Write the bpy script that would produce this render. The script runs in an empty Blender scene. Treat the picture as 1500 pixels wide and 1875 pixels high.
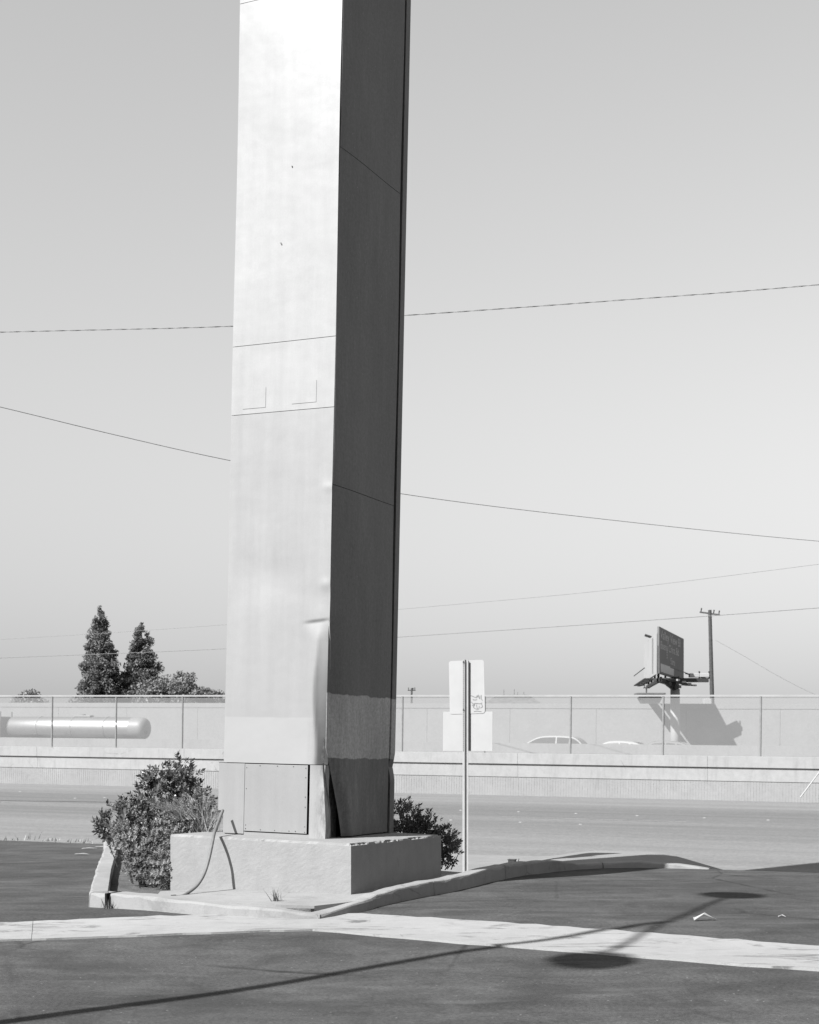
import bpy, bmesh, math, random
import numpy as np
from mathutils import Vector, Matrix, Euler

random.seed(11)
RNG = np.random.default_rng(11)
R = math.radians
scene = bpy.context.scene
COL = scene.collection

# ------------------------------------------------------------------ camera
CAM_Z = 1.6
FPX, CX, HY = 2770.0, 750.0, 1370.0          # focal length, centre and horizon measured in photo pixels
cam_d = bpy.data.cameras.new('camera')
cam_d.sensor_fit = 'HORIZONTAL'
cam_d.sensor_width = 36.0
cam_d.lens = 36.0 * FPX / 1500.0
cam_d.shift_y = (HY - 937.5) / 1500.0
cam_d.clip_start = 0.1
cam_d.clip_end = 6000.0
cam_d.dof.use_dof = True
cam_d.dof.focus_distance = 16.5
cam_d.dof.aperture_fstop = 7.0
cam = bpy.data.objects.new('camera', cam_d)
COL.objects.link(cam)
cam.location = (0, 0, CAM_Z)
cam.rotation_euler = (R(90), 0, 0)
scene.camera = cam

# ------------------------------------------------------------------ sky, sun, exposure
SUN_AZ, SUN_EL = 47.0, 43.0                   # shadows fall 47 degrees to the right of straight ahead
w = bpy.data.worlds.new('World')
scene.world = w
w.use_nodes = True
nt = w.node_tree
nt.nodes.clear()
sky = nt.nodes.new('ShaderNodeTexSky')
sky.sky_type = 'NISHITA'
sky.sun_disc = False
sky.sun_elevation = R(SUN_EL)
sky.sun_rotation = R(180 + SUN_AZ)
sky.altitude = 0
sky.air_density = 2.3
sky.dust_density = 0.3
sky.ozone_density = 1.0
bw = nt.nodes.new('ShaderNodeVectorMath')     # black-and-white film, mostly blue-sensitive: pale sky
bw.operation = 'DOT_PRODUCT'
bw.inputs[1].default_value = (0.15, 0.15, 0.70)
bg = nt.nodes.new('ShaderNodeBackground')
bg.inputs['Strength'].default_value = 0.0560
wo = nt.nodes.new('ShaderNodeOutputWorld')
nt.links.new(sky.outputs[0], bw.inputs[0])
nt.links.new(bw.outputs['Value'], bg.inputs[0])
nt.links.new(bg.outputs[0], wo.inputs[0])

sun_d = bpy.data.lights.new('sun', 'SUN')
sun_d.energy = 5.0
sun_d.angle = R(0.53)
sun_d.color = (1.0, 1.0, 1.0)
sun = bpy.data.objects.new('sun', sun_d)
COL.objects.link(sun)
sdir = Vector((math.sin(R(SUN_AZ)) * math.cos(R(SUN_EL)), math.cos(R(SUN_AZ)) * math.cos(R(SUN_EL)), -math.sin(R(SUN_EL))))
sun.rotation_euler = sdir.to_track_quat('-Z', 'Y').to_euler()
sun.location = (-20, -20, 30)

vs = scene.view_settings
vs.view_transform = 'Standard'
vs.look = 'None'
vs.exposure = 1.35
vs.gamma = 1.0
vs.use_curve_mapping = False


# ------------------------------------------------------------------ helpers
def W(px, py, Y):
    """point at depth Y seen at a photo pixel"""
    return Vector(((px - CX) / FPX * Y, Y, CAM_Z - (py - HY) / FPX * Y))


class MB:
    def __init__(s):
        s.v = []
        s.f = []

    def add(s, vs_, fs):
        o = len(s.v)
        s.v += [tuple(p) for p in vs_]
        s.f += [tuple(i + o for i in q) for q in fs]
        return s

    def box(s, x0, x1, y0, y1, z0, z1, M=None):
        vs_ = [Vector(p) for p in ((x0, y0, z0), (x1, y0, z0), (x1, y1, z0), (x0, y1, z0), (x0, y0, z1), (x1, y0, z1), (x1, y1, z1), (x0, y1, z1))]
        if M is not None:
            vs_ = [M @ p for p in vs_]
        return s.add(vs_, [(0, 3, 2, 1), (4, 5, 6, 7), (0, 1, 5, 4), (1, 2, 6, 5), (2, 3, 7, 6), (3, 0, 4, 7)])

    def cyl(s, p0, p1, r0, r1=None, n=10, caps=True):
        p0, p1 = Vector(p0), Vector(p1)
        r1 = r0 if r1 is None else r1
        d = (p1 - p0).normalized()
        a = d.orthogonal().normalized()
        b = d.cross(a)
        vs_ = []
        for p, r in ((p0, r0), (p1, r1)):
            for i in range(n):
                t = 2 * math.pi * i / n
                vs_.append(p + a * (r * math.cos(t)) + b * (r * math.sin(t)))
        fs = [(i, (i + 1) % n, n + (i + 1) % n, n + i) for i in range(n)]
        if caps:
            fs += [tuple(range(n - 1, -1, -1)), tuple(range(n, 2 * n))]
        return s.add(vs_, fs)

    def tube(s, pts, r, n=8):
        pts = [Vector(p) for p in pts]
        vs_, fs = [], []
        a = None
        for i, p in enumerate(pts):
            d = (pts[min(i + 1, len(pts) - 1)] - pts[max(i - 1, 0)]).normalized()
            if a is None:
                a = d.orthogonal().normalized()
            a = (a - d * a.dot(d)).normalized()
            b = d.cross(a)
            rr = r[i] if isinstance(r, (list, tuple)) else r
            for k in range(n):
                t = 2 * math.pi * k / n
                vs_.append(p + a * (rr * math.cos(t)) + b * (rr * math.sin(t)))
        for i in range(len(pts) - 1):
            for k in range(n):
                fs.append((i * n + k, i * n + (k + 1) % n, (i + 1) * n + (k + 1) % n, (i + 1) * n + k))
        fs += [tuple(range(n - 1, -1, -1)), tuple(range((len(pts) - 1) * n, len(pts) * n))]
        return s.add(vs_, fs)

    def grid(s, fn, nu, nv):
        vs_ = [fn(i / nu, j / nv) for j in range(nv + 1) for i in range(nu + 1)]
        k = nu + 1
        fs = [(j * k + i, j * k + i + 1, (j + 1) * k + i + 1, (j + 1) * k + i) for j in range(nv) for i in range(nu)]
        return s.add(vs_, fs)

    def prism(s, poly, z0, z1):
        """vertical prism over an xy polygon (counter-clockwise); z may be lists"""
        n = len(poly)
        zz0 = z0 if isinstance(z0, (list, tuple)) else [z0] * n
        zz1 = z1 if isinstance(z1, (list, tuple)) else [z1] * n
        vs_ = [(p[0], p[1], zz0[i]) for i, p in enumerate(poly)] + [(p[0], p[1], zz1[i]) for i, p in enumerate(poly)]
        fs = [tuple(range(n - 1, -1, -1)), tuple(range(n, 2 * n))] + [(i, (i + 1) % n, n + (i + 1) % n, n + i) for i in range(n)]
        return s.add(vs_, fs)

    def build(s, name, m, parent=None, smooth=False, bevel=0.0, seg=2):
        me = bpy.data.meshes.new(name)
        me.from_pydata(s.v, [], s.f)
        me.update()
        if m is not None:
            me.materials.append(m)
        if smooth:
            me.polygons.foreach_set('use_smooth', [True] * len(me.polygons))
        o = bpy.data.objects.new(name, me)
        COL.objects.link(o)
        if parent is not None:
            o.parent = parent
        if bevel:
            b = o.modifiers.new('bevel', 'BEVEL')
            b.width = bevel
            b.segments = seg
            b.limit_method = 'ANGLE'
            b.angle_limit = R(40)
        return o


def quads_obj(name, Q, m, parent=None):
    """Q: (N,4,3) array of quads"""
    n = len(Q)
    me = bpy.data.meshes.new(name)
    me.vertices.add(n * 4)
    me.vertices.foreach_set('co', Q.reshape(-1).astype(np.float32))
    me.loops.add(n * 4)
    me.loops.foreach_set('vertex_index', np.arange(n * 4, dtype=np.int32))
    me.polygons.add(n)
    me.polygons.foreach_set('loop_start', np.arange(0, n * 4, 4, dtype=np.int32))
    me.update(calc_edges=True)
    me.validate()
    me.materials.append(m)
    o = bpy.data.objects.new(name, me)
    COL.objects.link(o)
    if parent is not None:
        o.parent = parent
    return o


def tag(o, label, cat, group=None, kind=None):
    o['label'] = label
    o['category'] = cat
    if group:
        o['group'] = group
    if kind:
        o['kind'] = kind
    return o


def root(name, label, cat, M=None, group=None):
    o = bpy.data.objects.new(name, None)
    COL.objects.link(o)
    o.empty_display_size = 0.2
    if M is not None:
        o.matrix_world = M
    return tag(o, label, cat, group)


def struct(o, label=None):
    o['kind'] = 'structure'
    if label:
        o['label'] = label
    return o


def copy_tree(o, parent=None):
    c = o.copy()
    COL.objects.link(c)
    c.parent = parent
    for ch in [x for x in bpy.data.objects if x.parent == o]:
        copy_tree(ch, c)
    return c


# ------------------------------------------------------------------ materials
ALB = 0.49


class MT:
    """small node-tree helper for grey, worn surfaces; k scales the finished albedo"""

    def __init__(s, name, rough=0.8, spec=0.3):
        s.m = bpy.data.materials.new(name)
        s.m.use_nodes = True
        s.t = s.m.node_tree
        s.p = s.t.nodes['Principled BSDF']
        s.p.inputs['Roughness'].default_value = rough
        s.p.inputs['Specular IOR Level'].default_value = spec
        s.co = s.t.nodes.new('ShaderNodeTexCoord')
        s.val = None
        s.h = None
        s.k = ALB

    def n(s, typ, **kw):
        x = s.t.nodes.new(typ)
        for k, v in kw.items():
            setattr(x, k, v)
        return x

    def vec(s, scale=(1, 1, 1), rotz=0.0, loc=(0, 0, 0), src='Object'):
        mp = s.n('ShaderNodeMapping')
        mp.inputs['Scale'].default_value = scale
        mp.inputs['Rotation'].default_value = (0, 0, rotz)
        mp.inputs['Location'].default_value = loc
        s.t.links.new(s.co.outputs[src], mp.inputs[0])
        return mp.outputs[0]

    def noise(s, scale, detail=4.0, rough=0.55, vec=None, dist=0.0):
        x = s.n('ShaderNodeTexNoise')
        x.inputs['Scale'].default_value = scale
        x.inputs['Detail'].default_value = detail
        x.inputs['Roughness'].default_value = rough
        x.inputs['Distortion'].default_value = dist
        s.t.links.new(vec if vec is not None else s.co.outputs['Object'], x.inputs['Vector'])
        return x.outputs['Fac']

    def voro(s, scale, vec=None, feature='F1', out='Distance'):
        x = s.n('ShaderNodeTexVoronoi', feature=feature)
        x.inputs['Scale'].default_value = scale
        s.t.links.new(vec if vec is not None else s.co.outputs['Object'], x.inputs['Vector'])
        return x.outputs[out]

    def mapr(s, v, a, b, c, d, smooth=False):
        x = s.n('ShaderNodeMapRange')
        if smooth:
            x.interpolation_type = 'SMOOTHSTEP'
        for i, k in enumerate((a, b, c, d)):
            x.inputs[i + 1].default_value = k
        s.t.links.new(v, x.inputs[0])
        return x.outputs[0]

    def math(s, op, a, b=None, clamp=False):
        x = s.n('ShaderNodeMath', operation=op)
        x.use_clamp = clamp
        for i, k in enumerate((a, b)):
            if k is None:
                continue
            if isinstance(k, (int, float)):
                x.inputs[i].default_value = k
            else:
                s.t.links.new(k, x.inputs[i])
        return x.outputs[0]

    def base(s, a):
        x = s.n('ShaderNodeValue')
        x.outputs[0].default_value = a
        s.val = x.outputs[0]
        return s

    def mul(s, v):
        s.val = s.math('MULTIPLY', s.val, v)
        return s

    def mix(s, fac, target):
        """blend current value to target by fac"""
        x = s.n('ShaderNodeMix', data_type='FLOAT')
        s.t.links.new(fac, x.inputs[0])
        s.t.links.new(s.val, x.inputs[2])
        if isinstance(target, (int, float)):
            x.inputs[3].default_value = target
        else:
            s.t.links.new(target, x.inputs[3])
        s.val = x.outputs[0]
        return s

    def xyz(s, src='Object'):
        x = s.n('ShaderNodeSeparateXYZ')
        s.t.links.new(s.co.outputs[src], x.inputs[0])
        return x.outputs

    def bump(s, v, dist=0.005, strength=1.0):
        x = s.n('ShaderNodeBump')
        x.inputs['Distance'].default_value = dist
        x.inputs['Strength'].default_value = strength
        s.t.links.new(v, x.inputs['Height'])
        if s.h is not None:
            s.t.links.new(s.h, x.inputs['Normal'])
        s.h = x.outputs[0]
        return s

    def done(s):
        s.mul(s.k)
        cb = s.n('ShaderNodeCombineColor')
        for i in range(3):
            s.t.links.new(s.val, cb.inputs[i])
        s.t.links.new(cb.outputs[0], s.p.inputs['Base Color'])
        if s.h is not None:
            s.t.links.new(s.h, s.p.inputs['Normal'])
        return s.m


def simple(name, a, rough=0.7, spec=0.3, var=0.15, scale=6.0, metal=0.0, bump=0.0):
    t = MT(name, rough, spec).base(a)
    nz = t.noise(scale, 5)
    t.mul(t.mapr(nz, 0.3, 0.7, 1 - var, 1 + var))
    if bump:
        t.bump(t.noise(scale * 6, 4), bump)
    t.p.inputs['Metallic'].default_value = metal
    if metal:
        t.k = 1.0
    return t.done()


def asphalt(name, a, patch=0.2):
    t = MT(name, 0.92, 0.2).base(a)
    t.mul(t.mapr(t.noise(0.22, 4, 0.6), 0.37, 0.63, 1 - patch, 1 + patch))
    t.mul(t.mapr(t.noise(1.3, 6, 0.7, dist=0.8), 0.36, 0.64, 0.76, 1.24))
    t.mul(t.mapr(t.noise(0.9, 5, 0.6, vec=t.vec((0.35, 2.6, 1))), 0.38, 0.64, 0.84, 1.18))
    grit = t.noise(34, 4, 0.75)
    t.mul(t.mapr(grit, 0.36, 0.64, 0.72, 1.30))
    fine = t.noise(120, 2, 0.7)
    t.mul(t.mapr(fine, 0.25, 0.75, 0.75, 1.25))
    sp = t.voro(13)
    t.mix(t.math('MULTIPLY', t.mapr(sp, 0.06, 0.11, 1, 0), t.mapr(t.noise(5.0, 2), 0.50, 0.58, 0, 0.75)), 0.40)   # pale aggregate stones
    t.mix(t.mapr(t.noise(0.75, 5, 0.6, vec=t.vec((1, 3.5, 1), loc=(3, 7, 0))), 0.58, 0.70, 0, 0.5), a * 1.8)      # worn pale scuffs
    t.mix(t.mapr(t.noise(0.55, 5, 0.6, vec=t.vec((1, 2.0, 1), loc=(13, 2, 0))), 0.55, 0.66, 0, 0.55), a * 0.55)   # oil stains
    cr = t.voro(0.32, vec=t.vec((1, 1, 1), loc=(2.2, 0.4, 0)), feature='DISTANCE_TO_EDGE')
    crn = t.math('ADD', cr, t.mapr(t.noise(2.5, 6, 0.7), 0, 1, -0.02, 0.02))
    t.mix(t.math('MULTIPLY', t.mapr(crn, 0.0, 0.009, 0.8, 0.0), t.mapr(t.noise(0.3, 2), 0.46, 0.56, 0, 1)), a * 0.3)
    t.bump(grit, 0.006)
    t.bump(t.noise(3.0, 4), 0.012, 0.5)
    return t.done()


def concrete(name, a, stain=0.15, grime=0.0, rough=0.9, crack=True, scuff=0.0):
    t = MT(name, rough, 0.25).base(a)
    t.mul(t.mapr(t.noise(0.8, 5, 0.6), 0.3, 0.7, 1 - stain, 1 + stain * 0.7))
    t.mul(t.mapr(t.noise(6, 6, 0.65), 0.3, 0.7, 0.93, 1.06))
    fine = t.noise(70, 3, 0.7)
    t.mul(t.mapr(fine, 0.2, 0.8, 0.9, 1.08))
    t.mix(t.mapr(t.voro(17), 0.03, 0.06, 0.45, 0), a * 0.45)        # pits
    if crack:
        cr = t.voro(0.75, feature='DISTANCE_TO_EDGE')
        crn = t.math('ADD', cr, t.mapr(t.noise(3, 6, 0.7), 0, 1, -0.04, 0.04))
        t.mix(t.math('MULTIPLY', t.mapr(crn, 0, 0.004, 0.4, 0), t.mapr(t.noise(0.6, 2), 0.54, 0.62, 0, 1)), a * 0.3)
    if scuff:
        t.mix(t.mapr(t.noise(1.5, 6, 0.75, vec=t.vec((0.9, 2.2, 1), loc=(5, 1, 0)), dist=1.0), 0.545, 0.65, 0, scuff), a * 0.3)
    if grime:
        t.mix(t.mapr(t.noise(2.0, 6, 0.7, vec=t.vec((3, 3, 0.5))), 0.5, 0.7, 0, grime), a * 0.5)
    t.bump(fine, 0.004, 0.6)
    t.bump(t.noise(5, 4), 0.0025, 0.6)
    return t.done()


def paint(name, a, rough=0.45, spec=0.4, streak=0.06, wave=0.03, specks=0.0, dirt=0.0):
    """sheet-metal paint: soft vertical streaks, faint waviness, dust"""
    t = MT(name, rough, spec).base(a)
    t.mul(t.mapr(t.noise(2.2, 5, 0.6, vec=t.vec((3.0, 3.0, 0.25))), 0.3, 0.7, 1 - streak, 1 + streak))
    t.mul(t.mapr(t.noise(0.7, 4, 0.6), 0.3, 0.7, 0.95, 1.05))
    t.mul(t.mapr(t.noise(60, 3, 0.7), 0.2, 0.8, 0.95, 1.05))
    if dirt:
        t.mix(t.mapr(t.noise(9, 6, 0.75, vec=t.vec((1, 1, 0.35))), 0.55, 0.75, 0, dirt), a * 0.5)
    if specks:
        s1 = t.math('MULTIPLY', t.mapr(t.voro(11), 0.03, 0.075, 1, 0), t.mapr(t.noise(5, 2), 0.40, 0.60, 0, specks))
        t.mix(s1, min(a * 3.2, 0.75))
    t.bump(t.noise(1.3, 3, 0.5), wave, 0.55)
    t.bump(t.noise(120, 2, 0.6), 0.0006, 0.5)
    return t


M = {}
M['asphalt'] = asphalt('lot_asphalt', 0.086, 0.24)
M['concrete'] = concrete('gutter_concrete', 0.43, 0.1, scuff=0.8)
M['curb'] = concrete('curb_concrete', 0.385, 0.12, scuff=0.3)
M['plinth'] = concrete('plinth_concrete', 0.375, 0.08, grime=0.12)
M['walk'] = concrete('sidewalk_concrete', 0.33, 0.12)
M['wallc'] = concrete('wall_concrete', 0.45, 0.06, grime=0.28)
M['wallr'] = concrete('ribbed_concrete', 0.40, 0.08, grime=0.2, crack=False)
M['barrier'] = concrete('barrier_concrete', 0.34, 0.08, grime=0.2, crack=False)
M['sound'] = concrete('sound_wall_concrete', 0.37, 0.05, crack=False)
M['soil'] = simple('planter_soil', 0.16, 0.95, 0.1, 0.35, 7, bump=0.02)
M['white'] = simple('white_sign_paint', 0.54, 0.55, 0.4, 0.04, 5)
M['galv'] = simple('galvanised_steel', 0.30, 0.5, 0.5, 0.12, 14)
M['galv_light'] = simple('pale_galvanised_steel', 0.48, 0.5, 0.5, 0.08, 14)
M['dark_metal'] = simple('dark_steel', 0.05, 0.6, 0.3, 0.25, 9)
M['rust'] = simple('rusty_steel', 0.12, 0.85, 0.2, 0.45, 22, bump=0.004)
M['black'] = simple('dark_cavity', 0.012, 0.9, 0.1, 0.2, 6)
M['rubber'] = simple('hose_rubber', 0.20, 0.6, 0.35, 0.15, 18)
M['cable'] = simple('weathered_cable', 0.26, 0.7, 0.3, 0.2, 9)
M['cable_pale'] = simple('pale_cable', 0.32, 0.6, 0.3, 0.2, 9)
M['wood'] = simple('creosoted_wood', 0.10, 0.85, 0.2, 0.3, 5)
M['tyre'] = simple('tyre_rubber', 0.025, 0.85, 0.2, 0.2, 12)
M['chrome'] = simple('polished_tank_metal', 0.31, 0.38, 0.5, 0.05, 3, metal=0.85)
M['glass'] = simple('tinted_window_glass', 0.035, 0.12, 0.6, 0.05, 2)
M['car_silver'] = simple('silver_car_paint', 0.44, 0.6, 0.25, 0.04, 3)
M['car_grey'] = simple('grey_car_paint', 0.22, 0.6, 0.25, 0.04, 3)
M['car_white'] = simple('white_car_paint', 0.5, 0.6, 0.25, 0.03, 3)
M['lamp_lens'] = simple('lamp_lens', 0.55, 0.25, 0.5, 0.05, 3)
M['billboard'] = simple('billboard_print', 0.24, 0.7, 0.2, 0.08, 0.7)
M['billboard_text'] = simple('billboard_lettering', 0.85, 0.7, 0.2, 0.05, 2)
M['paper'] = simple('white_paper', 0.55, 0.8, 0.2, 0.06, 20)
M['roof'] = simple('roof_shingle', 0.20, 0.9, 0.15, 0.2, 2)
M['stucco'] = simple('house_stucco', 0.55, 0.9, 0.15, 0.08, 2)
M['ink'] = simple('marker_ink', 0.22, 0.7, 0.2, 0.2, 30)
M['shadow_strip'] = simple('cable_shadow_paint', 0.05, 0.6, 0.3, 0.2, 9)  # flat dark tone for the cable shadow painted on the street
M['bark'] = simple('tree_bark', 0.08, 0.95, 0.1, 0.3, 6)


def leafmat(name, a, var=0.5, trans=0.25, scale=3.0, rough=0.55):
    t = MT(name, rough, 0.35).base(a)
    t.k = 0.74
    t.mul(t.mapr(t.noise(scale, 3), 0.3, 0.7, 1 - var, 1 + var))
    t.mul(t.mapr(t.noise(scale * 14, 2), 0.3, 0.7, 0.65, 1.4))
    m = t.done()
    tr = t.n('ShaderNodeBsdfTranslucent')
    cb = [x for x in t.t.nodes if x.type == 'COMBINE_COLOR'][0]
    t.t.links.new(cb.outputs[0], tr.inputs[0])
    mx = t.n('ShaderNodeMixShader')
    mx.inputs[0].default_value = trans
    t.t.links.new(t.p.outputs[0], mx.inputs[1])
    t.t.links.new(tr.outputs[0], mx.inputs[2])
    out = [x for x in t.t.nodes if x.type == 'OUTPUT_MATERIAL'][0]
    t.t.links.new(mx.outputs[0], out.inputs[0])
    return m


M['leaf_bush'] = leafmat('shrub_leaf', 0.10, 0.45, 0.2, 2.5, 0.3)
M['leaf_fine'] = leafmat('fine_shrub_leaf', 0.22, 0.4, 0.2, 3.0)
M['leaf_tree'] = leafmat('conifer_needle', 0.13, 0.3, 0.3, 0.5)
M['leaf_tree2'] = leafmat('broadleaf', 0.16, 0.3, 0.2, 0.5)
M['straw'] = leafmat('dry_grass', 0.34, 0.3, 0.25, 5.0)


def screen_mat():
    m = bpy.data.materials.new('translucent_fence_screen')
    m.use_nodes = True
    t = m.node_tree
    t.nodes.clear()
    d = t.nodes.new('ShaderNodeBsdfDiffuse')
    d.inputs[0].default_value = (0.205, 0.205, 0.205, 1)
    tr = t.nodes.new('ShaderNodeBsdfTransparent')
    mx = t.nodes.new('ShaderNodeMixShader')
    tc = t.nodes.new('ShaderNodeTexCoord')
    nz = t.nodes.new('ShaderNodeTexNoise')
    nz.inputs['Scale'].default_value = 0.7
    mr = t.nodes.new('ShaderNodeMapRange')
    mr.inputs[1].default_value, mr.inputs[2].default_value = 0.3, 0.7
    mr.inputs[3].default_value, mr.inputs[4].default_value = 0.40, 0.46
    o = t.nodes.new('ShaderNodeOutputMaterial')
    t.links.new(tc.outputs['Object'], nz.inputs['Vector'])
    t.links.new(nz.outputs['Fac'], mr.inputs[0])
    t.links.new(mr.outputs[0], mx.inputs[0])
    t.links.new(tr.outputs[0], mx.inputs[1])
    t.links.new(d.outputs[0], mx.inputs[2])
    t.links.new(mx.outputs[0], o.inputs[0])
    return m


M['screen'] = screen_mat()

# ------------------------------------------------------------------ frames
SA = math.atan2(0.353, 0.935)
GR = 0.0119
STREET = Matrix.Rotation(-SA, 4, 'Z') @ Matrix.Rotation(GR, 4, 'Y')      # local x along the street, local y across it


def SN(p):
    return Vector((math.cos(SA) * p[0] - math.sin(SA) * p[1], math.sin(SA) * p[0] + math.cos(SA) * p[1]))


def XY(s, n):
    return Vector((math.cos(SA) * s + math.sin(SA) * n, -math.sin(SA) * s + math.cos(SA) * n))


# ------------------------------------------------------------------ ground sheets
g = MB().add([(-3000, -400, -1.4), (3000, -400, -1.4), (3000, 4000, -1.4), (-3000, 4000, -1.4)], [(0, 1, 2, 3)]).build('ground', simple('dry_ground', 0.22, 0.95, 0.1, 0.25, 0.05))
struct(g, 'dry open ground beyond the roads')


# street -----------------------------------------------------------
def street_z(s, n):
    return -0.10 - 0.35 * (47.0 - n) / 25.0


def road_mat():
    t = MT('street_paving', 0.9, 0.25).base(0.30)
    s, n, z = t.xyz()
    ramp = t.n('ShaderNodeValToRGB')
    cr = ramp.color_ramp
    cr.interpolation = 'EASE'
    stops = [(22, .27), (30.5, .26), (32, .225), (34.5, .215), (36, .235), (38, .20), (40.5, .205), (42, .24), (43.0, .27), (47, .28)]
    cr.elements[0].position = 0.0
    cr.elements[0].color = (stops[0][1],) * 3 + (1,)
    cr.elements[1].position = 1.0
    cr.elements[1].color = (stops[-1][1],) * 3 + (1,)
    for p_, v_ in stops[1:-1]:
        e = cr.elements.new((p_ - 22) / 25.0)
        e.color = (v_, v_, v_, 1)
    wob = t.math('ADD', n, t.mapr(t.noise(0.4, 4, vec=t.vec((0.15, 1, 1))), 0, 1, -0.6, 0.6))
    t.t.links.new(t.mapr(wob, 22, 47, 0, 1), ramp.inputs[0])
    t.val = t.math('ADD', ramp.outputs[0], 0.0)
    t.mul(t.mapr(t.noise(0.7, 6, 0.65, vec=t.vec((0.06, 1.4, 1))), 0.36, 0.64, 0.88, 1.1))
    t.mul(t.mapr(t.noise(14, 4, 0.8), 0.36, 0.64, 0.82, 1.18))
    t.mul(t.mapr(t.noise(4, 5, 0.7), 0.3, 0.7, 0.93, 1.07))
    t.bump(t.noise(50, 3), 0.004)
    return t.done()


st = MB().grid(lambda a, b: (-140 + 200 * a, 21.2 + 25.9 * b, street_z(0, 21.2 + 25.9 * b)), 20, 12).build('street', road_mat())
st.matrix_world = STREET
struct(st, 'pale worn street between the lot and the freeway wall')
# painted lane line and painted-on cable shadow, sheets just above the street
ln = MB()
for k in range(9):
    s0 = -40 + 9.6 * k
    ln.grid(lambda a, b, s0=s0: (s0 + 4.6 * a, 36.2 + 0.1 * b, street_z(0, 36.2 + 0.1 * b) + 0.005), 1, 1)
ln = ln.build('lane_marking', simple('worn_lane_paint', 0.42, 0.85, 0.2, 0.2, 3))
ln.matrix_world = STREET
struct(ln, 'worn white dashed lane line on the street')
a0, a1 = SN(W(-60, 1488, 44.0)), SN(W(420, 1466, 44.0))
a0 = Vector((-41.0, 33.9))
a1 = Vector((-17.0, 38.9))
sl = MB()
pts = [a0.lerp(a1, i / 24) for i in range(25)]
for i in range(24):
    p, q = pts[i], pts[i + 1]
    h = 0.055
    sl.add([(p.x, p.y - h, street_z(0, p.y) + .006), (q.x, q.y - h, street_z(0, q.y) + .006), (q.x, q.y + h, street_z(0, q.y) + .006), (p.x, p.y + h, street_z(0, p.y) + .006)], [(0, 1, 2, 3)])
sl = sl.build('painted_cable_shadow', M['shadow_strip'])
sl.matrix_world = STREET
struct(sl, 'thin dark painted cable shadow running across the street behind the shrub')


# parking lot --------------------------------------------------------
def hump(x, y):
    z = 0.010 * math.sin(0.7 * x + 0.4) * math.sin(0.5 * y) + 0.006 * math.sin(1.9 * x + 1.3 * y)
    return z


GN = [(-9.5, 11.55), (-3.45, 12.72), (-0.86, 13.42), (2.96, 10.98), (8.5, 7.6)]     # near edge of the gutter strip
GF = [(-10.0, 12.85), (-3.8, 14.05), (-0.87, 14.98), (3.3, 12.32), (9.1, 8.85)]     # far edge


def polyy(P, x):
    for (x0, y0), (x1, y1) in zip(P, P[1:]):
        if x <= x1:
            return y0 + (y1 - y0) * (x - x0) / (x1 - x0)
    (x0, y0), (x1, y1) = P[-2:]
    return y1 + (y1 - y0) * (x - x1) / (x1 - x0)


def lot_z(x, y):
    yn, yf = polyy(GN, x), polyy(GF, x)
    c, hw = (yn + yf) / 2, (yf - yn) / 2
    d = abs(y - c) / max(hw, .3)
    dip = -0.035 * max(0.0, 1 - (d / 1.7) ** 2)
    near = max(0.0, yn - 0.1 - y)
    return hump(x, y) + dip - 0.17 * (1 - math.exp(-near / 3.2))


lot = MB()


def lot_fn(s0, s1, n0, n1):
    def f(a, b):
        s, n = s0 + (s1 - s0) * a, n0 + (n1 - n0) * b
        p = XY(s, n)
        return (p.x, p.y, lot_z(p.x, p.y))
    return f


lot.grid(lot_fn(-32, 24, 2, 20.0), 224, 110)
lot.grid(lot_fn(-32, -12.5, 20.0, 21.9), 80, 12)
PLANTER = [(-3.24, 15.25), (-2.0, 14.66), (-0.86, 14.42), (-0.43, 14.95), (0.02, 15.9), (0.473, 16.8), (0.98, 18.0), (1.45, 18.95), (1.95, 19.75), (2.4, 20.25), (1.0, 22.5), (-5.0, 24.6), (-4.45, 22.0), (-3.75, 18.0)]


def inside(x, y, P, m=0.10):
    c = False
    dmin = 9.0
    for i in range(len(P)):
        (x0, y0), (x1, y1) = P[i], P[(i + 1) % len(P)]
        if (y0 > y) != (y1 > y) and x < (x1 - x0) * (y - y0) / (y1 - y0) + x0:
            c = not c
        t_ = max(0, min(1, ((x - x0) * (x1 - x0) + (y - y0) * (y1 - y0)) / ((x1 - x0) ** 2 + (y1 - y0) ** 2)))
        dmin = min(dmin, math.hypot(x - x0 - t_ * (x1 - x0), y - y0 - t_ * (y1 - y0)))
    return c and dmin > m


lot.f = [f for f in lot.f if not (lot.v[f[0]][1] > 14 and abs(lot.v[f[0]][0]) < 6 and inside(sum(lot.v[i][0] for i in f) / 4, sum(lot.v[i][1] for i in f) / 4, PLANTER))]
lot = lot.build('parking_lot', M['asphalt'], smooth=True)
struct(lot, 'dark worn asphalt parking lot')
# lot behind the camera, coarse
lb = MB().grid(lambda a, b: tuple(XY(-60 + 120 * a, -40 + 42 * b)) + (-0.19,), 4, 4).build('parking_lot', M['asphalt'])
struct(lb, 'asphalt parking lot behind the viewpoint')

# the gutter: concrete strip with real thickness, cut into slabs by joints
gut = MB()
xs = []
for (x0, y0), (x1, y1), (u0, v0), (u1, v1) in zip(GN, GN[1:], GF, GF[1:]):
    n_ = max(2, int(abs(x1 - x0) / 0.12))
    for i in range(n_):
        t_ = i / n_
        xs.append(((x0 + (x1 - x0) * t_, y0 + (y1 - y0) * t_), (u0 + (u1 - u0) * t_, v0 + (v1 - v0) * t_)))
xs.append((GN[-1], GF[-1]))
wob = [0.025 * math.sin(i * 0.37) + 0.015 * math.sin(i * 1.13 + 1) + random.uniform(-.012, .012) for i in range(len(xs) + 1)]
NS = 10


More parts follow.
